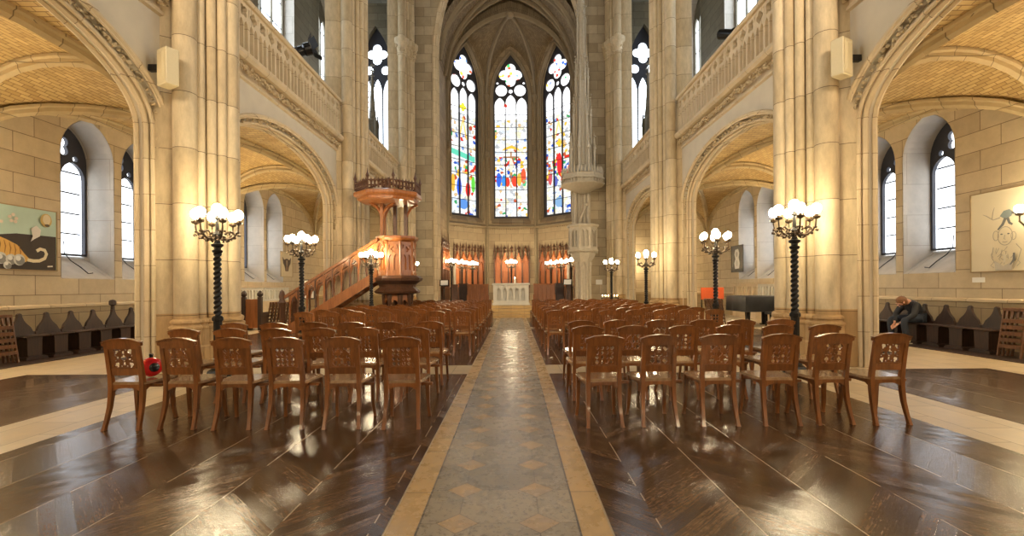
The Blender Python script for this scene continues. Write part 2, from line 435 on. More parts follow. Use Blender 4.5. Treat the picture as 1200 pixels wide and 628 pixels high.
_pc = [0]
def plate(outer, holes, t, fn):
    """flat plate with holes; fn(u,v,w) maps plate coords (w = +-t/2) to 3-D -> (verts, faces)"""
    cu = bpy.data.curves.new('tmpc', 'CURVE'); cu.dimensions = '2D'; cu.fill_mode = 'BOTH'; cu.extrude = t / 2
    for poly in [outer] + list(holes):
        sp = cu.splines.new('POLY'); sp.points.add(len(poly) - 1); sp.use_cyclic_u = True
        for p, q in zip(sp.points, poly): p.co = (q[0], q[1], 0, 1)
    o = bpy.data.objects.new('tmpo', cu); COL.objects.link(o)
    dg = bpy.context.evaluated_depsgraph_get()
    me = bpy.data.meshes.new_from_object(o.evaluated_get(dg))
    vs = [fn(v.co.x, v.co.y, v.co.z) for v in me.vertices]; fs = [tuple(p.vertices) for p in me.polygons]
    bpy.data.objects.remove(o); bpy.data.curves.remove(cu); bpy.data.meshes.remove(me)
    return vs, fs
def circ(cx, cy, r, n=14, a0=0.0): return [(cx + r * math.cos(a0 + 2 * PI * k / n), cy + r * math.sin(a0 + 2 * PI * k / n)) for k in range(n)]
def foil(cx, cy, r, k=4, a0=0.0, n=40, amp=.28):
    return [(cx + r * (1 - amp + amp * abs(math.cos(k * (a - a0) / 2)) * 1.6) / 1.17 * math.cos(a), cy + r * (1 - amp + amp * abs(math.cos(k * (a - a0) / 2)) * 1.6) / 1.17 * math.sin(a))
            for a in [2 * PI * i / n for i in range(n)]]
def arch_top(x0, x1, zs, za, n=10):
    """points from (x0,zs) over the apex to (x1,zs): pointed if the rise allows, else elliptical"""
    a = (x1 - x0) / 2; r = za - zs; c = (x0 + x1) / 2
    if r >= a:
        Rr = (a * a + r * r) / (2 * a); th = math.asin(min(1, r / Rr)) if Rr >= a and (Rr - a) >= 0 else PI / 2
        L = [(x0 + Rr - Rr * math.cos(th * i / n), zs + Rr * math.sin(th * i / n)) for i in range(n + 1)]
        return L + [(2 * c - x, z) for x, z in L[-2::-1]]
    return [(c - a * math.cos(PI * i / (2 * n)), zs + r * math.sin(PI * i / (2 * n))) for i in range(2 * n + 1)]
def lancet(x0, x1, z0, zs, za, n=8): return [(x0, z0)] + arch_top(x0, x1, zs, za, n) + [(x1, z0)]

def surface(name, fn, nu, nv, mat, parent=None, uv=None, **kw):
    vs = [fn(i / nu, j / nv) for j in range(nv + 1) for i in range(nu + 1)]
    fs = [(j * (nu + 1) + i, j * (nu + 1) + i + 1, (j + 1) * (nu + 1) + i + 1, (j + 1) * (nu + 1) + i) for j in range(nv) for i in range(nu)]
    me = bpy.data.meshes.new(name); me.from_pydata(vs, [], fs); me.update()
    if uv:
        L = me.uv_layers.new(name='UVMap')
        for p in me.polygons:
            for li in p.loop_indices:
                vi = me.loops[li].vertex_index
                L.data[li].uv = uv(vi % (nu + 1) / nu, vi // (nu + 1) / nv, p.center)
    me.polygons.foreach_set('use_smooth', [True] * len(me.polygons)); me.set_sharp_from_angle(angle=R(30))
    return obj(name, me, mat, parent, **kw)
# ------------------------------------------------------------------ the building
XW, XI, XO, XG = 5.85, 6.2, 10.3, 11.08
P = [.8, 8.95, 17.1, 25.25]
ARC = [4.96, 13.0, 21.1]
SIDES = (('left', -1), ('right', 1))

# floor ------------------------------------------------------------
structure('floor', MB().box(-11.3, 11.3, -14, 34, -.15, 0), 'floorstone')
structure('floor_aisle', MB().box(-.622, .666, -6, 21.7, -.01, .004), 'aisle')
for s in (-1, 1):
    for (y0, y1) in ((-6, 7.75), (8.63, 15.9), (16.75, 21.6)):
        x0, x1 = (.68, 4.27) if s > 0 else (-4.27, -.636)
        structure('floor_parquet', MB().box(x0, x1, y0, y1, -.01, .003), 'parquet')
    for (y0, y1) in ((.9, 7.95), (9.55, 16.2), (17.9, 24.6)):
        x0, x1 = sorted((s * 5.16, s * 7.92))
        structure('floor_parquet', MB().box(x0, x1, y0, y1, -.01, .003), 'parquet')
    x0, x1 = sorted((s * 8.98, s * XO))
    structure('floor_platform', MB().box(x0, x1, 5.5, 15.8, 0, .012), 'darkwood')
st = MB()
for k in range(4): st.box(-4.4, 4.4, 21.75 + .42 * k, 23.2, .0 if k == 0 else .125 * k - .002, .125 * (k + 1))
st.box(-4.4, 4.4, 23.1, 34, .0, .5)
structure('floor_choir', st, mk_floorstone('ochre step stone', (.55, .36, .14), (.46, .30, .12), (.25, .15, .06), 1.2, .6))

# arcade walls -------------------------------------------------------
def arch_outline(a, zs, za, y0=-14.0, y1=26.0, zt=6.02):
    pts = [(y0, 0)]
    for c in ARC:
        pts += [(c - a, 0)] + arch_top(c - a, c + a, zs, za, 16) + [(c + a, 0)]
    return pts + [(y1, 0), (y1, zt), (y0, zt)]
def arch_path(c, a, zs, za, x, z0=.0, n=20):
    return [(x, y, z) for y, z in ([(c - a, z0), (c - a, (z0 + zs) / 2)] + arch_top(c - a, c + a, zs, za, n) + [(c + a, (z0 + zs) / 2), (c + a, z0)])]
ORD = [(5.85, 6.02, 3.35, 5.63), (6.02, 6.08, 3.205, 5.505), (6.08, 6.24, 3.16, 5.46)]
for side, s in SIDES:
    mb = MB()
    for i, (xa, xb, a, za) in enumerate(ORD):
        xm = (xa + xb) / 2
        mb.add(*plate(arch_outline(a, 4.12, za), [], xb - xa, lambda u, v, w, xm=xm, s=s: (s * (xm + w), u, v)))
    wall = structure('wall_' + side, mb, 'plaster', smooth=False)
    for c in ARC:
        t = MB()
        t.tube([(s * x, y, z) for x, y, z in arch_path(c, 3.385, 4.12, 5.665, 5.84)], .04, 6, up=(1, 0, 0))
        t.tube([(s * x, y, z) for x, y, z in arch_path(c, 3.335, 4.12, 5.615, 5.86)], .025, 6, up=(1, 0, 0))
        t.tube([(s * x, y, z) for x, y, z in arch_path(c, 3.19, 4.12, 5.49, 5.97)], .035, 6, up=(1, 0, 0))
        t.tube([(s * x, y, z) for x, y, z in arch_path(c, 3.165, 4.12, 5.465, 6.06)], .05, 6, up=(1, 0, 0))
        t.tube([(s * x, y, z) for x, y, z in arch_path(c, 3.165, 4.12, 5.465, 6.21)], .05, 6, up=(1, 0, 0))
        structure('arch_moulding', t, 'archstone', wall)
        f = MB()
        pth = arch_path(c, 3.275, 4.12, 5.565, 5.92, 3.35, 60)
        q = Vector(pth[0]); acc = 0
        for a0, b0 in zip(pth[:-1], pth[1:]):
            a0, b0 = Vector(a0), Vector(b0); L = (b0 - a0).length; k = max(1, int(L / .030))
            for i in range(k):
                p = a0.lerp(b0, i / k)
                f.blob((s * (p.x + rnd.uniform(-.03, .03)), p.y + rnd.uniform(-.055, .055), p.z + rnd.uniform(-.055, .055)), rnd.uniform(.022, .052))
        tag(structure('carved_foliage', f, 'carved', wall, smooth=False))
    # cornice under the gallery
    for (y0, y1) in ((-2, 8.2), (9.75, 16.3), (17.9, 24.5)):
        cb = MB()
        prof = [(5.86, 6.02), (5.80, 6.05), (5.80, 6.10), (5.84, 6.14), (5.84, 6.34), (5.64, 6.36), (5.58, 6.42), (5.58, 6.50), (6.5, 6.50), (6.5, 6.02)]
        cb.prism(prof, lambda u, v, t: (s * u, t, v), y0, y1)
        tr = structure('trim_cornice', cb, 'archstone', ang=20)
        f = MB(); y = y0
        while y < y1:
            f.blob((s * (5.75 + rnd.uniform(-.04, .03)), y, 6.24 + rnd.uniform(-.07, .07)), rnd.uniform(.03, .062)); y += .03
        structure('carved_foliage', f, 'carved', tr, smooth=False)
    # wall above the gallery vault
    structure('wall_upper_' + side, MB().box(*sorted((s * 5.85, s * 6.45)), -14, 26, 18.2, 24.2), 'greystone')
    structure('wall_rear_' + side, MB().box(*sorted((s * 5.87, s * 6.43)), -14, .8, 6.0, 18.3), 'greystone')

# gallery balustrades -------------------------------------------------
def balustrade(s, y0, y1, label):
    n = round((y1 - y0) / .409); d = (y1 - y0) / n
    root = empty('stone_balustrade', (s * 5.78, y0, 6.5), label=label, cat='balustrade')
    holes = []
    for k in range(n):
        c = (k + .5) * d
        holes.append(foil(c, .92, .145, 4, PI / 4 if k % 2 else 0, 28))
        for e in (-1, 1):
            x0 = c + e * d * .225
            holes.append([(x0 - .070, .10)] + arch_top(x0 - .070, x0 + .070, .60, .74, 4) + [(x0 + .070, .10)])
        for e in (-.5,): holes.append([(c + e * d - .035, 1.05), (c + e * d, .86), (c + e * d + .035, 1.05)] if k else [(c - .01, .80), (c, .77), (c + .01, .80)])
    v, f = plate([(0, .0), (y1 - y0, 0), (y1 - y0, 1.12), (0, 1.12)], holes, .13, lambda u, v, w: (w * 1.5, u, v))
    m = MB().add(v, f); obj('tracery', m, 'archstone', root, smooth=False)
    m = MB()
    for k in range(n + 1): m.tube([(-s * .07, k * d, .06), (-s * .07, k * d, 1.1)], .026, 6)
    for k in range(n):
        c = (k + .5) * d
        m.tube([(-s * .06, c, .08), (-s * .06, c, .78)], .018, 5)
        m.tube([(-s * .07, y, z) for y, z in [(c + .155 * math.cos(a * PI / 9), .92 + .155 * math.sin(a * PI / 9)) for a in range(18)]], .018, 5, up=(1, 0, 0))
    obj('baluster_moulding', m, 'archstone', root)
    m = MB().prism([(-.16, 1.12), (-.19, 1.16), (-.19, 1.20), (-.12, 1.27), (.12, 1.27), (.19, 1.20), (.19, 1.16), (.16, 1.12)], lambda u, v, t: (u, t, v), 0, y1 - y0)
    obj('coping', m, 'archstone', root, ang=20)
    obj('plinth', MB().prism([(-.12, 0), (-.12, .05), (-.08, .09), (.08, .09), (.12, .05), (.12, 0)], lambda u, v, t: (u, t, v), 0, y1 - y0), 'archstone', root, ang=20)
for side, s in SIDES:
    balustrade(s, 9.84, 16.2, 'carved stone gallery balustrade above the first full arch on the %s' % side)
    balustrade(s, 18.0, 24.35, 'far stone gallery balustrade on the %s, next to the choir arch' % side)

# outer walls with window recesses -------------------------------------
LOWW = [(3.1, 4.6), (4.85, 6.35), (11.1, 12.6), (12.83, 14.3), (18.66, 20.16), (20.35, 21.8)]
UPW = [(3.4, 6.7), (11.6, 14.9), (19.8, 23.1), (26.0, 28.3)]
wn = [0]
for side, s in SIDES:
    holes = [lancet(a, b, 1.66, 4.62, 5.56, 8) for a, b in LOWW] + [lancet(a, b, 8.6, 16.4, 18.0, 8) for a, b in UPW]
    v, f = plate([(.5, 0), (28.9, 0), (28.9, 18.3), (.5, 18.3)], holes, .95, lambda u, v, w: (s * (XO + .475 + w), u, v))
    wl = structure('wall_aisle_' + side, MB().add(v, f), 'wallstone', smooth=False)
    m = MB()
    m.prism([(XO + .02, .98), (XO - .05, 1.0), (XO - .05, 1.05), (XO + .02, 1.09)], lambda u, v, t: (s * u, t, v), .5, 28.5)
    structure('trim_ledge_' + side, m, 'archstone', smooth=False)
    for i, (a, b) in enumerate(LOWW + UPW):
        up = i >= len(LOWW); wn[0] += 1
        xg = XG if not up else XO + .55
        z0, zs, za = (2.26, 4.62, 5.56) if not up else (8.9, 16.4, 18.0)
        # sloping sill and pale reveal lining
        zf = 1.66 if not up else 8.6
        m = MB().prism([(XO + .004, zf - .03), (XO + .004, zf + .015), (xg + .1, z0 + .02), (xg + .1, zf - .03)], lambda u, v, t: (s * u, t, v), a + .001, b - .001)
        w = empty('window_%d' % wn[0], (0, 0, 0), kind='structure')
        structure('sill', m, 'reveal', w, smooth=False)
        lin = MB()
        o1 = lancet(a, b, zf, zs, za, 8)
        n = len(o1)
        vv = [(s * (XO + .01), y, z) for y, z in o1] + [(s * (XO + .93), y, z) for y, z in o1]
        # thin lining just inside the opening
        o2 = lancet(a + .012, b - .012, zf, zs, za - .012, 8)
        vv2 = [(s * (XO + .002), y, z) for y, z in o2] + [(s * (XO + .93), y, z) for y, z in o2]
        lin.add(vv2, [(k, k + 1, k + 1 + n, k + n) for k in range(n - 1)])
        structure('reveal', lin, 'reveal', w, smooth=False)
        aa, bb = a + .13, b - .13
        if not up and i in (2, 3, 4, 5):
            yc = (a + b) / 2
            cd = MB().tube([(s * (xg - .03), yc + .12, z0 + .35), (s * (xg - .05), yc + .12, z0 + .05), (s * (xg - .25), yc + .08, z0 - .14), (s * (XO + .35), yc + .15, zf + .30), (s * (XO + .12), yc + .10, zf + .14), (s * (XO + .15), yc + .26, zf + .16)], .012, 6)
            structure('pull_cord', cd, 'iron', w)
        v, f = plate(lancet(aa - .1, bb + .1, z0, zs, za - .06, 8), [], .02, lambda u, v, q: (s * (xg + .06 + q), u, v))
        structure('glass', MB().add(v, f), 'clear' if not up else 'nave_glass', w, smooth=False)
        W = bb - aa; c = (aa + bb) / 2
        if not up:
            lh = W / 2 - .045
            hs = []
            for k in (0, 1):
                x0 = aa - .06 + k * (W / 2 + .08); x1 = x0 + W / 2 + .04
                hs.append(lancet(x0, x1, z0 + .05, 4.22, 4.62, 5))
            hs.append(foil(c, 4.97, .27, 4, PI / 4, 32))
            hs += [circ(c - .42, 4.72, .075, 8), circ(c + .42, 4.72, .075, 8), circ(c, 5.32, .06, 8)]
            fr_o = lancet(aa - .12, bb + .12, z0, zs, za - .03, 8)
        else:
            hs = []
            for k in range(3):
                x0 = aa + k * (W / 3) + .05; x1 = x0 + W / 3 - .1
                hs.append(lancet(x0, x1, z0 + .1, 16.2, 16.8, 5))
            fr_o = lancet(aa - .12, bb + .12, z0, zs, za - .03, 8)
        v, f = plate(fr_o, hs, .09, lambda u, v, q: (s * (xg - .02 + q), u, v))
        structure('tracery', MB().add(v, f), 'lead' if not up else 'greystone', w, smooth=False)
        m = MB()
        nb = 4 if not up else 6
        for k in range(nb):
            z = z0 + .07 + (zs - .3 - z0) * (k + .95) / nb
            m.box(*sorted((s * (xg + .0), s * (xg + .045))), aa, bb, z - .016, z + .016)
        structure('saddle_bars', m, 'lead', w, smooth=False)
    # gallery floor, gallery ceiling, end walls
    structure('ceiling_gallery_' + side, MB().box(*sorted((s * 5.87, s * XO)), .5, 28.6, 18.2, 18.5), 'greystone')
    structure('floor_gallery_' + side, MB().box(*sorted((s * 5.99, s * XO)), .5, 28.5, 6.0, 6.22), 'greystone')
    structure('wall_aisle_rear_' + side, MB().box(*sorted((s * 5.9, s * 11.2)), .2, .5, 0, 18.3), 'wallstone')
    v, f = plate([(6.0, 0), (11.2, 0), (11.2, 18.3), (6.0, 18.3)], [lancet(6.95, 8.95, 9.0, 14.0, 16.9, 8)], .6, lambda u, v, q: (s * u, 28.8 + q, v))
    structure('wall_end_' + side, MB().add(v, f), 'wallstone', smooth=False)
    structure('wall_choir_flank_' + side, MB().box(*sorted((s * 6.0, s * 6.45)), 26.3, 28.5, 0, 18.3), 'wallstone')
    wn[0] += 1
    w = empty('window_%d' % wn[0], (0, 0, 0), kind='structure')
    v, f = plate(lancet(6.9, 9.0, 8.95, 14.0, 16.95, 8), [], .02, lambda u, v, q: (s * u, 28.98 + q, v))
    structure('glass', MB().add(v, f), 'nave_glass', w, smooth=False)
    hs = [lancet(7.05, 7.60, 9.1, 13.0, 13.9, 5), lancet(7.68, 8.22, 9.1, 13.0, 13.9, 5), lancet(8.30, 8.85, 9.1, 13.0, 13.9, 5),
          foil(7.95, 15.35, .62, 4, 0, 32), circ(7.45, 14.4, .27, 12), circ(8.45, 14.4, .27, 12)]
    v, f = plate(lancet(6.9, 9.0, 8.95, 14.0, 16.95, 8), hs, .1, lambda u, v, q: (s * u, 28.9 + q, v))
    structure('tracery', MB().add(v, f), 'lead', w, smooth=False)

# aisle vaults -----------------------------------------------------------
xm, bx = (XI + XO) / 2, (XO - XI) / 2
ZS, RISE = 4.15, 1.62
def ell(t): return math.sqrt(max(0, 1 - t * t))
for side, s in SIDES:
    for bi in range(3):
        y0, y1 = P[bi], P[bi + 1]; ym = (y0 + y1) / 2; ay = (y1 - y0) / 2
        def zf(x, y):
            return ZS + RISE * max(ell((x - xm) / bx), ell((y - ym) / ay))
        def fn(u, v):
            x = xm + bx * -math.cos(PI * u); y = ym + ay * -math.cos(PI * v)
            return (s * x, y, zf(x, y))
        def uv(u, v, c):
            x = xm + bx * -math.cos(PI * u); y = ym + ay * -math.cos(PI * v)
            cx, cy = abs(c.x) - xm, c.y - ym
            if ell(cx / bx) > ell(cy / ay): return (y, PI * u * 2.0)
            return (x, PI * v * 3.2)
        surface('ceiling_vault', fn, 32, 40, 'vaultbrick', uv=uv, kind='structure')
        m = MB(); N = 16
        sec = [(-.10, .02), (-.10, -.03), (-.06, -.06), (-.055, -.13), (0, -.19), (.055, -.13), (.06, -.06), (.10, -.03), (.10, .02)]
        def rib(pf): m.sweep([pf(k / N) for k in range(N + 1)], [sec] * (N + 1))
        c = lambda t: -math.cos(PI * t)
        for e in ((-1, 1) if bi == 0 else (1,)):
            rib(lambda t: (s * (xm + bx * c(t)), ym + e * ay, ZS - .03 + RISE * ell(c(t))))
        rib(lambda t: (s * (xm + bx * c(t)), ym + ay * c(t), ZS + RISE * ell(c(t))))
        rib(lambda t: (s * (xm + bx * c(t)), ym - ay * c(t), ZS + RISE * ell(c(t))))
        rib(lambda t: (s * (XO - .02), ym + ay * c(t), ZS + RISE * ell(c(t))))
        m.lathe([(.0, -.12), (.2, -.06), (.24, .1)], (s * xm, ym, ZS + RISE - .02), 10)
        structure('vault_ribs', m, 'rib')
    m = MB()
    for y in P[1:]:
        m.lathe([(.0, -.55), (.05, -.5), (.09, -.2), (.16, -.1), (.2, .05), (.2, .12)], (s * (XO - .06), y, ZS - .05), 10)
    structure('trim_corbels_' + side, m, 'archstone')

# piers --------------------------------------------------------------------
SH = [(5.52, -.65, .185), (5.385, -.455, .08), (5.265, -.325, .08), (5.155, -.20, .08), (5.13, 0, .145)]
SH = SH + [(x, -y, r) for x, y, r in SH[:-1]]
for side, s in SIDES:
    for y in P[1:]:
        far = y > 25
        core = [(6.2, -.80), (5.85, -.78), (5.60, -.62), (5.24, -.20), (5.24, .20), (5.60, .62), (5.85, .78), (6.2, .80)]
        core = MB().prism(core, lambda u, v, t: (s * u, v, t), 0.0, 23.9)
        root = structure('pillar', core, 'pier', loc=(0, y, 0))
        for (x, dy, r) in SH:
            b = MB()
            prof = [(r + .085, 0), (r + .085, .40), (r + .06, .43), (r + .06, .70), (r + .075, .72), (r + .075, .75), (r + .03, .78), (r + .03, .80), (r + .055, .82), (r + .05, .86), (r, .89)]
            b.lathe(prof, (s * x, dy, 0), 10)
            structure('shaft_base', b, 'pier', root)
            if far:
                c = MB().lathe([(r, 0), (r, .86 - .86), (r, 13.2), (r + .04, 13.22), (r + .04, 13.30), (r + .02, 13.32), (r + .10, 13.75), (r + .19, 13.85), (r + .19, 14.05), (r + .05, 14.1), (r, 14.15), (r, 23.9)], (s * x, dy, 0), 12)
                for k in range(26):
                    a = rnd.uniform(0, 6.28); q = rnd.random()
                    c.blob((s * x + (r + .05 + .07 * q) * math.cos(a), dy + (r + .05 + .07 * q) * math.sin(a), 13.36 + .42 * q), .06)
            else: c = MB().lathe([(r, .8), (r, 23.9)], (s * x, dy, 0), 14)
            structure('shaft', c, 'pier', root)

# choir arch wall ------------------------------------------------------------
def big_arch(h, zs=14.0, Rr=9.5, n=12):
    top = zs + math.sqrt(Rr * Rr - (Rr - h) ** 2)
    th = math.asin((top - zs) / Rr)
    L = [(-h + Rr - Rr * math.cos(th * i / n), zs + Rr * math.sin(th * i / n)) for i in range(n + 1)]
    return L + [(-x, z) for x, z in L[-2::-1]]
out = [(-6.45, 0), (-4.06, 0)] + big_arch(4.06) + [(4.06, 0), (6.45, 0), (6.45, 24.2), (-6.45, 24.2)]
v, f = plate(out, [], .8, lambda u, v, w: (u, 26.4 + w, v))
cw = structure('wall_choir_arch', MB().add(v, f), 'nichestone', smooth=False)
m = MB()
for (h, r, y) in ((4.12, .07, 25.98), (4.03, .09, 26.05), (3.98, .05, 26.2), (3.96, .08, 26.4), (3.98, .05, 26.6)):
    m.tube([(x, y, z) for x, z in [(-h, .5), (-h, 7)] + big_arch(h) + [(h, 7), (h, .5)]], r, 8, up=(0, 1, 0))
structure('arch_moulding', m, 'archstone', cw)
structure('wall_rear', MB().box(-6.45, 6.45, -14.3, -14, 0, 24.2), 'greystone')
v, f = plate(circ(0, 14, 4.2, 40), [], .04, lambda u, v, w: (u, -13.95 + w, v))
ww = structure('window_%d' % (wn[0] + 1), MB().add(v, f), 'rear_fill_glass', smooth=False); wn[0] += 1  # glowing disc added on the unseen rear wall as frontal fill
structure('ceiling', MB().box(-6.45, 6.45, -14.3, 26.8, 24.0, 24.3), 'choirbrick')

# choir and apse ----------------------------------------------------------------
for side, s in SIDES:
    m = MB().box(*sorted((s * 4.05, s * 4.5)), 26.7, 30.45, 0, 19.2)
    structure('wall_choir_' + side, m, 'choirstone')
VX = [(-4.05, 30.4), (-1.68, 32.75), (1.68, 32.75), (4.05, 30.4)]
for i in range(3):
    (xa, ya), (xb, yb) = VX[i], VX[i + 1]
    c = Vector(((xa + xb) / 2, (ya + yb) / 2, 0)); d = Vector((xb - xa, yb - ya, 0)); L = d.length
    ang = math.atan2(d.y, d.x); hw = 1.13
    v, f = plate([(-L / 2 - .1, 0), (L / 2 + .1, 0), (L / 2 + .1, 19.2), (-L / 2 - .1, 19.2)], [lancet(-hw - .22, hw + .22, 5.75, 14.3, 17.35, 10)], .5, lambda u, v, w: (u, .25 + w, v))
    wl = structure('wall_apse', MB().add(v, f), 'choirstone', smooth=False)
    wl.location = c; wl.rotation_euler = (0, 0, ang)
    m = MB()
    m.prism([(-.14, 5.42), (-.14, 5.5), (-.02, 5.62), (.01, 5.62), (.01, 5.38), (-.06, 5.38)], lambda u, v, t: (t, u, v), -L / 2, L / 2)
    for k in range(22): m.blob((-L / 2 + .1 + (L - .2) * k / 21, -.05, 5.30), .05)
    structure('string_course', m, 'choirrib', wl)
    m = MB().prism([(0.0, 5.70), (0, 5.76), (.5, 6.28), (.5, 5.70)], lambda u, v, t: (t, u, v), -hw - .21, hw + .21)
    structure('sill', m, 'choirstone', wl, smooth=False)
    m = MB()
    for e, y in ((.26, -.02), (.19, .10), (.12, .24)):
        m.tube([(x, y, z) for x, z in [(-hw - e, 5.9), (-hw - e, 10)] + arch_top(-hw - e, hw + e, 14.3, 17.2 + e, 10) + [(hw + e, 10), (hw + e, 5.9)]], .06, 6, up=(0, 1, 0))
    structure('window_moulding', m, 'choirrib', wl)
    # the stained window
    wn[0] += 1
    w = empty('window_%d' % wn[0], c, ang, kind='structure')
    hw = 1.13 if i == 1 else 1.08
    v, f = plate(lancet(-hw, hw, 6.15, 14.3, 17.1, 10), [], .02, lambda u, v, q: (u, .44 + q, v))
    structure('stained_glass', MB().add(v, f), M['stained'][i], w, smooth=False)
    hs = []
    for k in (-1, 0, 1):
        x0 = k * hw * 2 / 3; q = hw / 3 - .035
        hs.append(lancet(x0 - q, x0 + q, 6.22, 13.85 + (.15 if k == 0 else 0), 14.38 + (.2 if k == 0 else 0), 5))
    hs += [foil(0, 15.92, .80, 4, 0, 40), circ(-.64, 14.86, .40, 16), circ(.64, 14.86, .40, 16), circ(0, 14.80, .15, 8)] + ([circ(-.90, 15.36, .085, 8), circ(.90, 15.36, .085, 8)] if i == 1 else [])
    v, f = plate(lancet(-hw - .26, hw + .26, 6.0, 14.3, 17.38, 10), hs, .10, lambda u, v, q: (u, .36 + q, v))
    structure('tracery', MB().add(v, f), 'lead', w, smooth=False)
    m = MB()
    for k in range(8):
        z = 7.2 + k * .86; m.box(-hw, hw, .39, .425, z - .015, z + .015)
    structure('saddle_bars', m, 'lead', w, smooth=False)
    m = MB()      # painted scene in the middle of the window
    return_figs = []
    def fig(name, pts, col, q=.420):
        key = 'pane %s' % (col,)
        if key not in M: M[key] = NT(key).emit(col, .85)
        v, f = plate(pts, [], .008, lambda u, v, ww_: (u, q + ww_, v)); structure(name, MB().add(v, f), M[key], w, smooth=False)
    def oval(cx, cz, rx, rz, n=14): return [(cx + rx * math.cos(2 * PI * k / n), cz + rz * math.sin(2 * PI * k / n)) for k in range(n)]
    if i == 1:
        fig('arch_pane', [(-.62, 10.75), (-.45, 10.95), (0, 11.12), (.45, 10.95), (.62, 10.75), (.4, 10.8), (0, 10.92), (-.4, 10.8)], (.75, .45, .05), .418)
        fig('cross_pane', [(-.05, 8.6), (.05, 8.6), (.05, 10.25), (.55, 10.25), (.55, 10.36), (.05, 10.36), (.05, 10.7), (-.05, 10.7), (-.05, 10.36), (-.55, 10.36), (-.55, 10.25), (-.05, 10.25)], (.35, .17, .07), .414)
        fig('figure_pane', oval(0, 9.75, .13, .5), (.85, .70, .52), .408)
        for k, (x, z, rx, rz, col) in enumerate([(-.85, 8.75, .17, .5, (.04, .12, .6)), (-.5, 8.7, .15, .4, (.05, .25, .65)), (-.25, 8.6, .16, .33, (.65, .05, .03)), (.22, 8.65, .18, .38, (.7, .06, .03)),
                                                    (.55, 8.75, .16, .45, (.8, .42, .06)), (.85, 9.0, .17, .55, (.75, .1, .04)), (.9, 8.55, .14, .25, (.1, .45, .2))]):
            fig('robe_pane', oval(x, z, rx, rz), col)
    elif i == 0:
        fig('gable_pane', [(-.35, 11.2), (0, 12.7), (.35, 11.2), (.25, 11.2), (0, 12.3), (-.25, 11.2)], (.85, .55, .12), .418)
        fig('star_pane', foil(0, 13.3, .3, 4, 0, 24), (.95, .8, .05), .418)
        fig('green_pane', [(-1.0, 10.1), (1.0, 9.8), (1.0, 10.15), (-1.0, 10.45)], (.12, .55, .38))
        for (x, z, rx, rz, col) in [(-.85, 8.2, .16, .6, (.75, .4, .05)), (-.35, 8.0, .2, .6, (.03, .1, .65)), (.1, 8.5, .2, .45, (.85, .8, .65)), (.4, 7.9, .22, .5, (.75, .04, .03)), (.85, 8.3, .17, .55, (.12, .55, .06)), (0, 6.9, .4, .35, (.1, .25, .6))]:
            fig('robe_pane', oval(x, z, rx, rz), col)
    else:
        fig('gable_pane', [(-.4, 11.2), (0, 12.5), (.4, 11.2), (.28, 11.2), (0, 12.1), (-.28, 11.2)], (.8, .6, .2), .418)
        fig('gold_pane', foil(.05, 10.9, .28, 4, 0, 24), (.95, .5, .05), .418)
        for (x, z, rx, rz, col) in [(.05, 9.5, .22, .75, (.72, .03, .03)), (-.75, 8.6, .16, .4, (.5, .08, .1)), (-.3, 8.4, .2, .35, (.1, .12, .4)), (.5, 8.5, .2, .4, (.7, .25, .04)), (.85, 8.8, .16, .5, (.75, .08, .04)), (0, 7.0, .35, .35, (.2, .35, .55))]:
            fig('robe_pane', oval(x, z, rx, rz), col)
# shafts at the apse corners
ms = MB()
for (x, y) in VX:
    n = Vector((-x, 29.6 - y, 0)).normalized()
    for k, r in ((-.13, .05), (0, .085), (.13, .05)):
        q = Vector((-n.y, n.x, 0)) * k + n * (.06 if k == 0 else .02)
        ms.tube([(x + q.x, y + q.y, .5), (x + q.x, y + q.y, 14.2)], r, 8)
    ms.lathe([(.1, 13.9), (.14, 13.95), (.2, 14.25), (.22, 14.35), (.1, 14.4)], (x + n.x * .06, y + n.y * .06, 0), 10)
    for zz in (10.2, 10.35, 10.5):
        ms.ball((x + n.x * .17, y + n.y * .17, zz), .16, 8, 5)
    ms.lathe([(.05, 9.7), (.15, 10.05), (.17, 10.1), (.05, 10.15)], (x + n.x * .1, y + n.y * .1, 0), 8)
structure('apse_shafts', ms, 'choirrib')
# apse vault
BOSS = Vector((0, 29.5, 18.15)); ZR = 14.3
def ribz(t): return ZR + (BOSS.z - ZR) * math.sqrt(max(0, 1 - (1 - t) ** 2.0))
def ribp(v, t): return Vector((v[0] + (BOSS.x - v[0]) * t, v[1] + (BOSS.y - v[1]) * t, ribz(t)))
cells = [(VX[0], VX[1]), (VX[1], VX[2]), (VX[2], VX[3])]
cr = 17.75
for (a, b) in cells:
    def fn(u, v, a=a, b=b):
        p = (Vector(a).to_3d() * (1 - u) + Vector(b).to_3d() * u)
        t = v
        x = p.x + (BOSS.x - p.x) * t; y = p.y + (BOSS.y - p.y) * t
        z0 = ribz(t); rg = cr + (BOSS.z - cr) * t
        q = 1 - abs(2 * u - 1); shp = math.sqrt(max(0, 1 - (1 - q) ** 2)) * .75 + .25 * q
        return (x, y, z0 + max(0, rg - z0) * shp)
    surface('ceiling_apse', fn, 16, 18, 'choirbrick', uv=lambda u, v, c: (v * 4.5, u * 3.4), kind='structure')
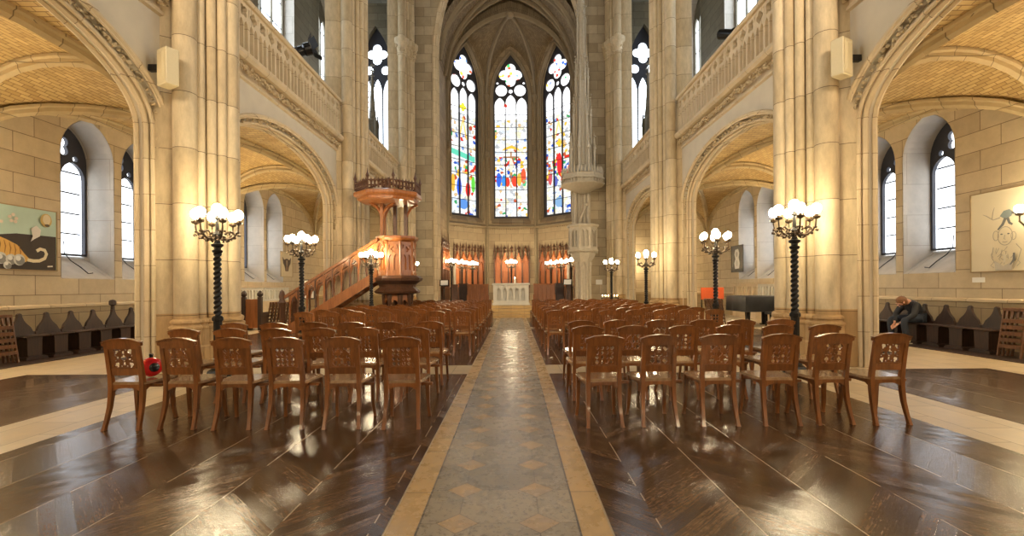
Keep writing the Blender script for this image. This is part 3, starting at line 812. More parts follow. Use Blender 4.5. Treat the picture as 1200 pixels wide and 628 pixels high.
# straight bay: pointed side webs running between the arch and the apse ribs
def prof(u):
    x = -4.05 + 8.1 * u; k = abs(x) / 4.05
    return x, 14.3 + 4.9 * math.sqrt(max(0, 1 - k ** 2)) * .8 + (1 - k) * 4.9 * .2
surface('ceiling_choir', lambda u, v: (prof(u)[0], 26.4 + 3.6 * v if abs(2 * u - 1) < 2 else 0, prof(u)[1]), 32, 4, 'choirbrick', uv=lambda u, v, c: (v * 3.6, u * 11), kind='structure')
surface('ceiling_choir', lambda u, v: (prof(u)[0], 30.0 + .4 * v, prof(u)[1] * (1 - v) + v * (14.3 + (BOSS.z - 14.3) * math.sqrt(max(0, 1 - (2 * u - 1) ** 2)))), 32, 2, 'choirbrick', uv=lambda u, v, c: (v * .4, u * 11), kind='structure')
structure('ceiling_choir_top', MB().box(-4.6, 4.6, 26.6, 33.4, 19.2, 19.4), 'choirstone')
m = MB(); N = 14
sec = [(-.10, 0), (-.06, -.16), (0, -.2), (.06, -.16), (.10, 0), (.1, .06), (-.1, .06)]
for v0 in VX: m.sweep([ribp(v0, k / N) for k in range(N + 1)], [sec] * (N + 1))
for yy, dz in ((27.2, 0), (29.3, 0.0)):
    m.sweep([(prof(k / 24)[0], yy, prof(k / 24)[1] - .03) for k in range(25)], [sec] * 25)
for e in (-1, 1):   # diagonal ribs of the straight bay
    m.sweep([(prof(k / 24)[0], 28.25 + e * 2.1 * (k / 12 - 1) * .5, prof(k / 24)[1] - .03) for k in range(25)], [sec] * 25)
m.ball(tuple(BOSS + Vector((0, 0, -.1))), .3, 10, 6, (1, 1, .7))
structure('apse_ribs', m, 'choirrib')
# ------------------------------------------------------------------ chairs
ORDN = ['first', 'second', 'third', 'fourth', 'fifth', 'sixth', 'seventh', 'eighth', 'ninth', 'tenth', 'eleventh', 'twelfth']
def rsweep(mb, pts, ws, ds):
    """rectangular bar (width along x, depth along y) through points in space"""
    secs = []; v = []; f = []
    for (x, y, z), w_, d_ in zip(pts, ws, ds):
        v += [(x - w_ / 2, y - d_ / 2, z), (x + w_ / 2, y - d_ / 2, z), (x + w_ / 2, y + d_ / 2, z), (x - w_ / 2, y + d_ / 2, z)]
    n = len(pts)
    for i in range(n - 1):
        for k in range(4):
            k2 = (k + 1) % 4; f.append((i * 4 + k, i * 4 + k2, i * 4 + 4 + k2, i * 4 + 4 + k))
    f += [(3, 2, 1, 0), tuple(n * 4 - 4 + k for k in range(4))]
    return mb.add(v, f)
def lean(z): return -.075 * max(0, (z - .46)) / .44 ** 1 * 1.0
def panel_holes(kind):
    h = []; C = .712
    if kind == 0:
        h.append(foil(0, C, .036, 4, 0, 24))
        for sx in (-1, 1):
            for sz in (-1, 1):
                h.append(foil(sx * .074, C + sz * .068, .029, 3, PI / 4 * (1 if sx * sz > 0 else 3), 18))
                h.append(circ(sx * .031, C + sz * .082, .011, 6)); h.append(circ(sx * .088, C + sz * .025, .010, 6))
            h.append(foil(sx * .064, C, .020, 4, PI / 4, 16))
        for sz in (-1, 1): h.append(foil(0, C + sz * .057, .019, 4, PI / 4, 16))
    elif kind == 1:
        for i in (-1, 0, 1):
            for j in (-1, 0, 1):
                if i or j: h.append(foil(i * .068, C + j * .064, .029, 4, PI / 4 if (i + j) % 2 else 0, 20))
        a = .012; b = .034
        h.append([(-a, C - b), (a, C - b), (a, C - a), (b, C - a), (b, C + a), (a, C + a), (a, C + b), (-a, C + b), (-a, C + a), (-b, C + a), (-b, C - a), (-a, C - a)])
    else:
        for i in range(4):
            for j in range(4):
                cx, cz = -.078 + .052 * i, C - .072 + .048 * j
                h.append([(cx - .021, cz), (cx, cz - .021), (cx + .021, cz), (cx, cz + .021)] if (i + j) % 2 else circ(cx, cz, .020, 8))
    return h
def make_chair(kind):
    t = empty('chair', cat='chair', label='carved chair')
    # crest rail: arched top with small ears
    cr_ = [(-.170, .805), (.170, .805), (.172, .83), (.192, .838), (.194, .862), (.175, .872), (.10, .893), (0, .902), (-.10, .893), (-.175, .872), (-.194, .862), (-.192, .838), (-.172, .83)]
    m = MB().prism(cr_, lambda u, v, w: (u, lean(v) + w, v), -.018, .018)
    m.prism([(-.19, .868), (-.10, .893), (0, .902), (.10, .893), (.19, .868), (.196, .876), (.10, .906), (0, .915), (-.10, .906), (-.196, .876)], lambda u, v, w: (u, lean(v) + w, v), -.028, .026)
    obj('crest_rail', m, 'chair', t, ang=25)
    v, f = plate([(-.152, .60), (.152, .60), (.152, .815), (-.152, .815)], panel_holes(kind), .014, lambda u, v, w: (u * .93, lean(v) + w, v))
    m = MB().add(v, f)
    for (x0, x1, z0, z1) in ((-.122, -.106, .608, .815), (.106, .122, .608, .815), (-.106, .106, .602, .614), (-.106, .106, .808, .815)):
        m.box(x0, x1, lean(z0) - .014, lean(z0) + .010, z0, z1)
    obj('carved_panel', m, 'chair', t, smooth=False)
    m = MB(); z0, z1 = .535, .603
    v = [(-.145, lean(z0) - .011, z0), (.145, lean(z0) - .011, z0), (.145, lean(z0) + .011, z0), (-.145, lean(z0) + .011, z0), (-.145, lean(z1) - .011, z1), (.145, lean(z1) - .011, z1), (.145, lean(z1) + .011, z1), (-.145, lean(z1) + .011, z1)]
    m.add(v, [(0, 3, 2, 1), (4, 5, 6, 7), (0, 1, 5, 4), (1, 2, 6, 5), (2, 3, 7, 6), (3, 0, 4, 7)])
    obj('lower_rail', m, 'chair', t, smooth=False)
    for e in (-1, 1):
        zs = [0, .03, .10, .22, .34, .44, .55, .70, .84]
        ys = [-.078, -.072, -.050, -.020, -.005, 0, lean(.55), lean(.70), lean(.84)]
        xs = [.172, .170, .166, .160, .157, .156, .156, .156, .157]
        m = rsweep(MB(), [(e * x, y, z) for x, y, z in zip(xs, ys, zs)], [.036, .030, .032, .036, .040, .042, .040, .038, .036], [.046, .038, .036, .040, .044, .046, .040, .034, .030])
        obj('rear_leg', m, 'chair', t, ang=40)
        zs = [0, .02, .10, .25, .38, .435]; ys = [.405, .402, .385, .372, .368, .368]
        m = rsweep(MB(), [(e * x, y, z) for x, y, z in zip([.205, .204, .198, .192, .190, .190], ys, zs)], [.034, .028, .030, .036, .042, .044], [.036, .028, .030, .036, .042, .044])
        obj('front_leg', m, 'chair', t, ang=40)
    m = MB()
    ap = [(-.145, .44), (.145, .44), (.145, .375), (.12, .378), (.10, .395), (.06, .404), (0, .406), (-.06, .404), (-.10, .395), (-.12, .378), (-.145, .375)]
    m.prism(ap, lambda u, v, w: (u, -.005 + w, v), -.012, .012)
    m.prism([(u * 1.18, v) for u, v in ap], lambda u, v, w: (u, .372 + w, v), -.012, .012)
    for e in (-1, 1):
        sp = [(.01, .44), (.36, .44), (.36, .375), (.335, .38), (.31, .398), (.19, .408), (.06, .398), (.035, .38), (.01, .375)]
        m.prism(sp, lambda u, v, w, e=e: (e * (.157 + .03 * u / .36) + w, u, v), -.011, .011)
    obj('seat_frame', m, 'chair', t, smooth=False)
    s_ = [(-.178, -.015), (.178, -.015), (.205, .05), (.220, .36), (.205, .405), (.15, .42), (-.15, .42), (-.205, .405), (-.220, .36), (-.205, .05)]
    m = MB().prism(s_, lambda u, v, w: (u, v, w), .440, .458)
    m.prism([(u * .93, v * .93 + .012) for u, v in s_], lambda u, v, w: (u, v, w), .457, .466)
    obj('seat', m, 'seat', t, ang=25)
    m = MB().bbox(.165, .285, .08, .125, .398, .426, .004)
    obj('linking_bar', m, 'chair', t, smooth=False)
    return reg(t)
protos = [make_chair(k) for k in range(3)]
used = [False] * 3
def place_chair(x, y, label, group, k):
    if not used[k]: o = protos[k]; used[k] = True
    else: o = copy_tree(protos[k])
    o.location = (x, y, .003); o.rotation_euler = (0, 0, R(rnd.uniform(-2.5, 2.5))); o['label'] = label; o['group'] = group
    return o
FRONT = {'left': [(4.87, (-3.67, -3.15, -2.61, -2.10, -1.55, -.97)), (5.98, (-3.93, -3.37, -2.79, -2.26, -1.73, -1.10)), (6.95, (-3.86, -3.30, -2.74, -2.20, -1.66, -1.09))],
         'right': [(4.87, (3.73, 3.20, 2.68, 2.09, 1.51, .98)), (5.98, (3.93, 3.36, 2.80, 2.20, 1.58, 1.02)), (6.95, (3.93, 3.36, 2.82, 2.20, 1.60, 1.08))]}
nf = 0
for side, s in SIDES:
    for r, (y, xs) in enumerate(FRONT[side]):
        if r == 0: xs = [.12 + (x - .12) * (1.03 if s < 0 else 1.04) for x in xs]
        n = len(xs)
        for i, x in enumerate(xs):
            fromaisle = n - i - 1
            where = 'beside the aisle' if fromaisle == 0 else 'at the pillar end' if fromaisle == n - 1 else '%s from the aisle' % ORDN[fromaisle]
            place_chair(x, y + rnd.uniform(-.03, .03), 'carved-back wooden chair %s in the %s row on the %s' % (where, ['front', 'second', 'third'][r], side),
                        'chairs before the stone cross band, %s of the aisle' % side, [1, 0, 0, 2, 0, 1, 2, 1, 0][(nf * 5 + r) % 9] if r else [0, 0, 1, 2, 0, 2][i] if s < 0 else [0, 1, 2, 0, 1, 2][i]); nf += 1
    for r in range(10):
        y = 9.95 + r * .98
        for i in range(7):
            x = s * (.94 + .545 * i) + (.04 if s > 0 else 0)
            if s < 0 and i >= 4 and 14.2 < y < 16.6: continue      # the pulpit stands here
            if s > 0 and i == 6 and 14.6 < y < 16.4: continue      # a candelabrum stands here
            where = 'beside the aisle' if i == 0 else 'at the pillar end' if i == 6 else '%s from the aisle' % ORDN[i]
            place_chair(x + rnd.uniform(-.015, .015), y + rnd.uniform(-.03, .03), 'carved-back wooden chair %s, %s row behind the cross band, %s block' % (where, ORDN[r], side),
                        'chairs beyond the stone cross band, %s of the aisle' % side, (nf * 7 + r + i) % 3); nf += 1

# ------------------------------------------------------------------ candelabra
def make_lamp(rs=1.0):
    t = empty('candelabrum', cat='candelabrum', label='x')
    m = MB().lathe([(.20, 0), (.20, .03), (.17, .05), (.15, .10), (.10, .13), (.09, .17)], n=8)
    obj('base', m, 'iron', t, ang=25)
    m = MB().lathe([(.075, .17), (.075, .25), (.085, .27), (.065, .30), (.065, .88), (.085, .90), (.085, .94), (.06, .97)], n=8)
    obj('lower_pole', m, 'iron', t, ang=25)
    prof = [(.050, .96 + 1.02 * i / 60) for i in range(61)]
    m = MB().lathe(prof, n=20, lobes=2, amp=.26, twist=2 * PI / .155)
    obj('twisted_shaft', m, 'iron', t, ang=60)
    m = MB().lathe([(.04, 1.96), (.07, 1.98), (.08, 2.01), (.05, 2.03), (.05, 2.06), (.085, 2.08), (.09, 2.11), (.05, 2.13), (.035, 2.18), (.06, 2.22), (.07, 2.27), (.03, 2.32), (.022, 2.50), (.05, 2.52), (.05, 2.54), (.02, 2.55), (.02, 2.60)], n=12)
    obj('stem', m, 'iron', t)
    g = MB().ball((0, 0, 2.675), .080, 12, 8, (1, 1, 1.15)); obj('globe', g, 'globe', t)
    for k in range(6):
        a = 2 * PI * k / 6 + .26; ca, sa = math.cos(a), math.sin(a)
        m = MB()
        path = [(r, z) for r, z in ((.03, 2.22), (.10, 2.19), (.19, 2.20), (.255, 2.25), (.295, 2.32), (.305, 2.40), (.305, 2.44))]
        m.tube([(r * ca, r * sa, z) for r, z in path], [.020, .018, .017, .016, .015, .014, .014], 6)
        sc = [(.19 + .055 * math.cos(q), 2.265 + .055 * math.sin(q)) for q in [-1.6 + .55 * i for i in range(9)]]
        m.tube([(r * ca, r * sa, z) for r, z in sc], .010, 5)
        for (r, z) in ((.10, 2.23), (.15, 2.17), (.24, 2.21), (.29, 2.30), (.31, 2.25), (.20, 2.31)):
            for e in (-1, 1):
                m.blob((r * ca - e * .03 * sa, r * sa + e * .03 * ca, z), .028)
        m.lathe([(.012, 2.42), (.055, 2.44), (.062, 2.47), (.03, 2.475), (.026, 2.53)], (.305 * ca, .305 * sa, 0), 10)
        arm = obj('arm', m, 'bronze', t)
        obj('globe', MB().ball((.305 * ca, .305 * sa, 2.585), .074, 10, 8, (1, 1, 1.15)), 'globe', arm)
    return reg(t)
lp = make_lamp(); first = [True]
def lamp(x, y, z, sc, label):
    if first[0]: o = lp; first[0] = False
    else: o = copy_tree(lp)
    o.location = (x, y, z); o.scale = (min(1, sc * 1.03), min(1, sc * 1.03), sc); o['label'] = label; o['group'] = 'twisted iron candelabra'
for side, s in SIDES:
    lamp(s * 4.62, 7.72, 0, 1.0, 'tall twisted iron candelabrum against the nearest %s pillar' % side)
    lamp(s * 4.98, 11.6, 0, 1.0, 'iron candelabrum between the first and second pillars on the %s' % side)
    lamp(-4.22 if s < 0 else 4.45, 14.7 if s < 0 else 15.75, 0, .93, 'lit candelabrum in front of the wooden pulpit stair' if s < 0 else 'iron candelabrum at the second pillar on the right')
    lamp(s * 4.42, 21.2, 0, .95, 'small candelabrum beyond the pulpit on the left' if s < 0 else 'iron candelabrum right of the grey stone pulpit')
    for k, (x, y) in enumerate(((3.40, 27.3), (2.95, 28.8), (2.45, 30.3))):
        lamp(s * x, y, .5, .92, 'choir candelabrum on the %s, %s' % (side, ['closest to the choir arch', 'middle one of three', 'deepest beside the wooden bench'][k]))
    for k, y in enumerate((-2.0, -6.5, -11)): lamp(s * 4.74, y, 0, 1.0, 'fill candelabrum added in the %s nave behind the viewpoint, %s' % (side, ['near', 'middle', 'far'][k]))  # extra lit candelabra added behind the camera to brighten the nave
lamp(-.02, 31.6, .5, .98, 'central candelabrum standing behind the white altar')
# ------------------------------------------------------------------ altar, choir furniture
ALT_Y = 24.2
t = empty('altar', (-.02, ALT_Y, .5), label='white stone altar table with five carved lancet panels, in the choir', cat='altar')
obj('mensa', MB().bbox(-.93, .93, -.42, .42, .98, 1.08, .02), 'palestone', t, ang=20)
hs = [lancet(-.75 + .30 * k + .055, -.75 + .30 * (k + 1) - .055, .22, .70, .84, 5) for k in range(5)]
v, f = plate([(-.88, 0), (.88, 0), (.88, .98), (-.88, .98)], hs, .06, lambda u, v, w: (u, -.34 + w, v))
m = MB().add(v, f); m.box(-.86, .86, -.14, .38, .0, .98); m.box(-.92, .92, -.41, .41, 0, .10)
obj('body', m, 'palestone', t, smooth=False)
t = empty('candle', (.18, ALT_Y, 1.58), label='short lit white candle on top of the altar', cat='candle')
obj('wax', MB().lathe([(.05, 0), (.05, .22), (.045, .235), (.01, .23)], n=12), 'candle', t); obj('flame', MB().ball((0, 0, .27), .018, 6, 5, (1, 1, 2)), 'flame', t)

def bench(x, y, label):
    t = empty('choir_bench', (x, y, .5), label=label, cat='bench', group='choir benches')
    m = MB()
    for k in range(5): m.bbox(-.57 + .228 * k + .012, -.57 + .228 * (k + 1) - .012, -.06, -.035, .12, .98, .008)
    m.box(-.58, .58, -.035, .03, .04, 1.0)
    obj('front_panel', m, 'pulpitwood', t, smooth=False)
    obj('top_rail', MB().bbox(-.60, .60, -.09, .09, 1.0, 1.06, .012), 'pulpitwood', t)
    obj('plinth', MB().bbox(-.6, .6, -.08, .07, 0, .10, .01), 'pulpitdark', t)
    obj('seat', MB().bbox(-.57, .57, .03, .42, .40, .44, .008), 'pulpitwood', t)
    for e in (-1, 1): obj('end_panel', MB().bbox(e * .58 - .03, e * .58 + .03, -.07, .45, 0, .46, .01), 'pulpitwood', t)
bench(-1.86, 26.6, 'panelled wooden choir bench left of the altar'); bench(1.80, 26.6, 'panelled wooden choir bench right of the altar')

def reredos(x, y, rz, w, label, n=5, hz=3.9):
    t = empty('wooden_reredos', (x, y, .5), rz, label=label, cat='reredos', group='carved wall panelling of the choir')
    obj('dado', MB().box(-w / 2, w / 2, -.16, 0, 0, .85).box(-w / 2 - .03, w / 2 + .03, -.22, 0, .82, .90), 'pulpitdark', t, smooth=False)
    d = w / n
    for k in range(n):
        c = -w / 2 + (k + .5) * d
        obj('back_panel', MB().box(c - d / 2 + .02, c + d / 2 - .02, -.06, -.02, .9, 2.6), 'redwood', t, smooth=False)
        hs = [lancet(c - d * .34, c + d * .34, 1.98, 2.28, 2.58, 5)]
        out_ = [(c - d / 2 + .01, 1.95), (c + d / 2 - .01, 1.95), (c + d / 2 - .01, 2.55), (c + .04, 3.12), (c + .04, 3.25), (c - .04, 3.25), (c - .04, 3.12), (c - d / 2 + .01, 2.55)]
        v, f = plate(out_, hs, .07, lambda u, v, q: (u, -.11 + q, v))
        m = MB().add(v, f)
        m.tube([(c + q, -.16, z) for q, z in [(-d / 2 + .02, 2.55), (0, 3.14), (d / 2 - .02, 2.55)]], .028, 6, up=(0, 1, 0))
        for (q, z) in ((-.3, 2.74), (-.16, 2.95), (.16, 2.95), (.3, 2.74)): m.blob((c + q * d, -.15, z), .055)
        obj('gable', m, 'redwood', t, smooth=False)
        m = MB().lathe([(.06, 3.2), (.10, 3.28), (.05, 3.36), (.05, 3.42), (.12, 3.50), (.04, 3.60), (.0, 3.75)], (c, -.10, 0), 8)
        obj('finial', m, 'pulpitdark', t)
    for k in range(n + 1):
        c = -w / 2 + k * d
        m = MB().box(c - .045, c + .045, -.16, -.02, .85, 2.75)
        m.lathe([(.07, 2.75), (.085, 2.80), (.055, 2.86), (.05, 3.25), (.085, 3.30), (.05, 3.38), (.0, hz)], (c, -.10, 0), 6)
        for z in (3.0, 3.15, 3.45, 3.6): m.blob((c, -.14, z), .05)
        obj('pinnacle', m, 'pulpitdark', t, smooth=False)
reredos(0, 32.72, 0, 2.35, 'gabled red wood reredos on the centre wall behind the altar')
for e in (-1, 1):
    reredos(e * 2.84, 31.55, -e * R(45), 2.5, 'gabled red wood panelling on the %s slanting choir wall' % ('left' if e < 0 else 'right'))
reredos(-4.0, 28.55, R(90), 2.7, 'gabled wood panelling along the straight left choir wall', 4, 4.3)
reredos(4.0, 28.55, R(-90), 2.7, 'gabled wood panelling along the straight right choir wall', 4, 4.3)

for e in (-1, 1):
    t = empty('candle_stand', (e * 3.10, 26.3, .5), label='tall white candle on a wooden plinth, %s side of the choir' % ('left' if e < 0 else 'right'), cat='candle')
    obj('plinth', MB().bbox(-.2, .2, -.2, .2, 0, .1, .01).bbox(-.16, .16, -.16, .16, .1, .98, .01).bbox(-.2, .2, -.2, .2, .98, 1.05, .01), 'pulpitdark', t)
    obj('candle', MB().lathe([(.07, 1.05), (.07, 2.05), (.06, 2.07), (.01, 2.06)], n=12), 'candle', t)
# dark door-like cupboards beside the benches
for e in (-1, 1):
    t = empty('cupboard', (e * 2.72, 27.4, .5), label='dark narrow choir cupboard %s of the bench' % ('left' if e < 0 else 'right'), cat='cupboard')
    obj('body', MB().bbox(-.24, .24, -.2, .2, 0, 1.05, .01), 'darkwood', t); obj('door', MB().bbox(-.2, .2, -.225, -.2, .1, .95, .006), 'darkwood', t)
    obj('top', MB().bbox(-.28, .28, -.24, .24, 1.05, 1.1, .01), 'darkwood', t)
# music stands with white sheets
def lectern(x, y, z, rz, label):
    t = empty('music_stand', (x, y, z), rz, label=label, cat='music stand')
    m = MB().tube([(0, 0, .02), (0, 0, 1.05)], .018, 8)
    for k in range(3):
        a = k * 2.094; m.tube([(0, 0, .22), (.26 * math.cos(a), .26 * math.sin(a), .012)], .012, 6)
    obj('stand', m, 'iron', t)
    tr = Matrix.Translation((0, 0, 1.12)) @ Matrix.Rotation(R(-25), 4, 'X')
    obj('desk', MB().box(-.24, .24, -.01, .01, -.17, .19, tr).box(-.24, .24, -.06, 0, -.17, -.155, tr), 'iron', t, smooth=False)
    obj('sheet', MB().box(-.19, .19, -.016, -.011, -.15, .15, tr), 'white', t, smooth=False)
lectern(-3.55, 25.5, .5, R(5), 'music stand with a white sheet at the left foot of the choir arch')
lectern(2.95, 25.3, .5, R(-15), 'music stand with a white sheet left of the grey stone pulpit')

# ------------------------------------------------------------------ grey stone pulpit (right)
SPX, SPY = 3.72, 25.0
t = empty('stone_pulpit', (SPX, SPY, .5), label='tall grey stone pulpit with canopy and pinnacled spire, right of the choir', cat='pulpit')
def octa(r, n=8, a0=PI / 8): return [(r * math.cos(a0 + 2 * PI * k / n), r * math.sin(a0 + 2 * PI * k / n)) for k in range(n)]
m = MB().lathe([(.50, 0), (.50, .12), (.40, .2), (.36, .25), (.34, 2.05), (.42, 2.15)], n=8, a0=PI / 8)
for k in range(8):
    a = PI / 8 + k * PI / 4; m.lathe([(.10, 0), (.10, .2), (.065, .28), (.065, 1.9), (.10, 1.98), (.12, 2.15)], (.38 * math.cos(a), .38 * math.sin(a), 0), 8)
obj('column', m, 'pulpitstone', t, ang=25)
m = MB().lathe([(.40, 2.12), (.62, 2.42), (.66, 2.60), (.80, 2.68), (.82, 2.74), (.76, 2.80)], n=8, a0=PI / 8)
for k in range(40):
    a = 2 * PI * k / 40; m.blob((.74 * math.cos(a), .74 * math.sin(a), 2.62), .05)
obj('corbel', m, 'pulpitstone', t, ang=25)
m = MB().lathe([(.60, 2.78), (.60, 3.92)], n=8, a0=PI / 8)
ap = .70 * math.cos(PI / 8); L = 2 * .70 * math.sin(PI / 8)
for k in range(8):
    a = k * PI / 4
    hs = [lancet(-L / 2 + .07 + e * (L - .14) / 2 + .02, -L / 2 + .07 + (e + 1) * (L - .14) / 2 - .02, 2.92, 3.55, 3.78, 5) for e in (0, 1)]
    v, f = plate([(-L / 2 - .02, 2.78), (L / 2 + .02, 2.78), (L / 2 + .02, 3.92), (-L / 2 - .02, 3.92)], hs, .06, lambda u, v, w, a=a: ((ap + .03 + w) * math.cos(a) - u * math.sin(a), (ap + .03 + w) * math.sin(a) + u * math.cos(a), v))
    m.add(v, f)
obj('tub', m, 'pulpitstone', t, smooth=False)
obj('rim', MB().lathe([(.74, 3.90), (.84, 3.96), (.86, 4.04), (.80, 4.08), (.60, 4.08)], n=8, a0=PI / 8), 'pulpitstone', t, ang=25)
m = MB()
for (x, y) in ((-.34, .30), (.34, .30), (-.12, .42), (.16, .42)): m.tube([(x, y, 4.05), (x, y, 6.1)], .09, 8)
m.box(-.5, .5, .45, .6, 3.9, 6.2)
obj('back_post', m, 'pulpitstone', t)
m = MB().tube([(-.22, -.05, 4.0), (-.02, -.02, 4.6), (.18, 0, 5.05)], [.07, .06, .05], 8); m.ball((.2, 0, 5.15), .11, 10, 6)
obj('twisted_figure', m, 'pulpitstone', t)
m = MB().lathe([(.20, 5.72), (.55, 5.85), (.95, 6.02), (1.10, 6.06), (1.17, 6.10), (1.17, 6.15), (1.00, 6.17), (1.00, 6.33), (1.17, 6.35), (1.17, 6.42), (1.08, 6.46), (1.08, 6.62), (.98, 6.68)], n=8, a0=PI / 8)
for k in range(36):
    a = 2 * PI * k / 36; m.tube([(1.07 * math.cos(a), 1.07 * math.sin(a), 6.14), (1.07 * math.cos(a), 1.07 * math.sin(a), 6.36)], .03, 5)
    m.lathe([(.05, 6.64), (.06, 6.8), (.0, 7.0)], (1.03 * math.cos(a), 1.03 * math.sin(a), 0), 5)
obj('canopy', m, 'pulpitstone', t, ang=25)
m = MB().lathe([(.85, 6.64), (.6, 6.9), (.40, 7.1), (.21, 7.2), (.20, 11.5), (.25, 11.55), (.25, 11.7), (.17, 11.8), (.16, 15.0), (.20, 15.05), (.20, 15.2), (.0, 18.5)], n=8, a0=PI / 8)
for rr_, n_, z0, z1, z2, r0 in ((.64, 8, 6.7, 7.9, 8.9, .06), (.46, 8, 7.0, 9.6, 10.8, .055), (.33, 8, 7.2, 11.6, 12.8, .05), (.24, 4, 11.7, 14.6, 15.6, .04)):
    for k in range(n_):
        a = PI / 8 + 2 * PI * k / n_; c = (rr_ * math.cos(a), rr_ * math.sin(a), 0)
        m.lathe([(r0, z0), (r0, z1), (r0 * 1.5, z1 + .05), (r0 * 1.5, z1 + .12), (r0 * .9, z1 + .16), (0, z2)], c, 6)
        z = z1 + .2
        while z < z2:
            m.blob((c[0] + rnd.uniform(-.05, .05), c[1] + rnd.uniform(-.05, .05), z), .06); z += .16
obj('spire', m, 'pulpitstone', t, ang=25)

# ------------------------------------------------------------------ wooden pulpit (left)
PX, PY = -3.62, 15.55
t = empty('wooden_pulpit', (PX, PY, 0), label='carved wooden pulpit with stair and hanging sounding board on the left', cat='pulpit')
m = MB()
for k in range(8):
    a = PI / 8 + k * PI / 4; c = (.42 * math.cos(a), .42 * math.sin(a), 0)
    m.lathe([(.07, 0), (.07, .12), (.04, .16), (.055, .5), (.04, .85), (.07, .9), (.09, 1.15), (.09, 1.2)], c, 8)
m.lathe([(.56, 0), (.56, .06), (.5, .1)], n=8, a0=PI / 8)
obj('columns', m, 'pulpitdark', t)
for k in range(8):
    a = k * PI / 4; q = .42 * math.sin(PI / 8)
    v, f = plate([(-q, .75), (-q, 1.2), (q, 1.2), (q, .75)] + [(x, z) for x, z in arch_top(-q + .03, q - .03, .8, 1.02, 5)][::-1], [], .05, lambda u, v, w, a=a: ((.39 + w) * math.cos(a) - u * math.sin(a), (.39 + w) * math.sin(a) + u * math.cos(a), v))
    obj('base_arch', MB().add(v, f), 'pulpitwood', t, smooth=False)
m = MB().lathe([(.46, 1.18), (.70, 1.22), (.74, 1.28), (.66, 1.34), (.58, 1.42), (.60, 1.50), (.80, 1.62), (.82, 1.70), (.70, 1.78)], n=8, a0=PI / 8)
obj('moulded_base', m, 'pulpitdark', t, ang=25)
obj('tub', MB().lathe([(.52, 1.75), (.52, 2.86)], n=8, a0=PI / 8), 'pulpitwood', t, ang=25)
ap = .52 * math.cos(PI / 8); L = 2 * .52 * math.sin(PI / 8)
for k in range(8):
    a = k * PI / 4
    q = L / 2 - .05
    hs = [lancet(-q, -.012, 1.95, 2.30, 2.44, 5), lancet(.012, q, 1.95, 2.30, 2.44, 5), foil(0, 2.60, .09, 4, 0, 24), [(-q, 2.74), (-q, 2.58), (-.09, 2.74)], [(q, 2.74), (.09, 2.74), (q, 2.58)]]
    v, f = plate([(-L / 2 - .01, 1.78), (L / 2 + .01, 1.78), (L / 2 + .01, 2.84), (-L / 2 - .01, 2.84)], hs, .05, lambda u, v, w, a=a: ((ap + .025 + w) * math.cos(a) - u * math.sin(a), (ap + .025 + w) * math.sin(a) + u * math.cos(a), v))
    obj('tracery_panel', MB().add(v, f), 'pulpitwood', t, smooth=False)
    b = a + PI / 8
    obj('corner_post', MB().lathe([(.05, 1.74), (.05, 1.84), (.032, 1.88), (.032, 2.72), (.05, 2.76), (.055, 2.86)], (.56 * math.cos(b), .56 * math.sin(b), 0), 8), 'pulpitwood', t)
obj('rim', MB().lathe([(.54, 2.84), (.64, 2.90), (.68, 2.96), (.68, 3.02), (.54, 3.04), (.46, 3.02)], n=8, a0=PI / 8), 'pulpitwood', t, ang=25)
# sounding board carried on posts and curved braces
CX = -.28
m = MB().lathe([(.30, 4.10), (.92, 4.13), (.96, 4.17), (.96, 4.22), (1.05, 4.26), (1.08, 4.30), (1.08, 4.38), (1.0, 4.42), (.3, 4.46)], (CX, 0, 0), n=8, a0=PI / 8)
obj('sounding_board', m, 'pulpitwood', t, ang=25)
m = MB()
for k in range(8):
    a0, a1 = PI / 8 + k * PI / 4, PI / 8 + (k + 1) * PI / 4
    p0 = Vector((CX + 1.02 * math.cos(a0), 1.02 * math.sin(a0), 0)); p1 = Vector((CX + 1.02 * math.cos(a1), 1.02 * math.sin(a1), 0))
    for i in range(7):
        p = p0.lerp(p1, i / 7); h = .34 if i else .62
        m.lathe([(.03, 4.44), (.03, 4.44 + h * .5), (.055, 4.44 + h * .6), (.02, 4.44 + h * .75), (0, 4.44 + h)], (p.x, p.y, 0), 5)
    for z in (4.52, 4.68): m.tube([(p0.x, p0.y, z), (p1.x, p1.y, z)], .022, 5)
obj('cresting', m, 'pulpitdark', t, smooth=False)
m = MB()
m.tube([(CX, 0, 4.46), (CX, 0, 4.95)], [.10, .04], 6)
for k in range(4):
    a = PI / 4 + k * PI / 2; m.tube([(CX + .8 * math.cos(a), .8 * math.sin(a), 4.46), (CX, 0, 4.85)], .03, 5)
obj('board_spire', m, 'pulpitdark', t)
for (x, y) in ((-.50, .30), (-.18, .46), (.18, .42), (-.46, -.12)):
    obj('post', MB().bbox(x - .055, x + .055, y - .055, y + .055, 2.0 if y > 0 else 2.9, 4.18, .01), 'pulpitwood' if y < .4 else 'pulpitdark', t)
for (x, y, dx) in ((-.50, .30, -.42), (-.50, .30, .35), (.18, .42, .40), (-.46, -.12, .45), (-.46, -.12, -.4)):
    m = MB().tube([(x, y, 3.55), (x + dx * .12, y, 3.8), (x + dx * .45, y, 4.02), (x + dx, y, 4.14)], .045, 6)
    obj('brace', m, 'pulpitwood', t)
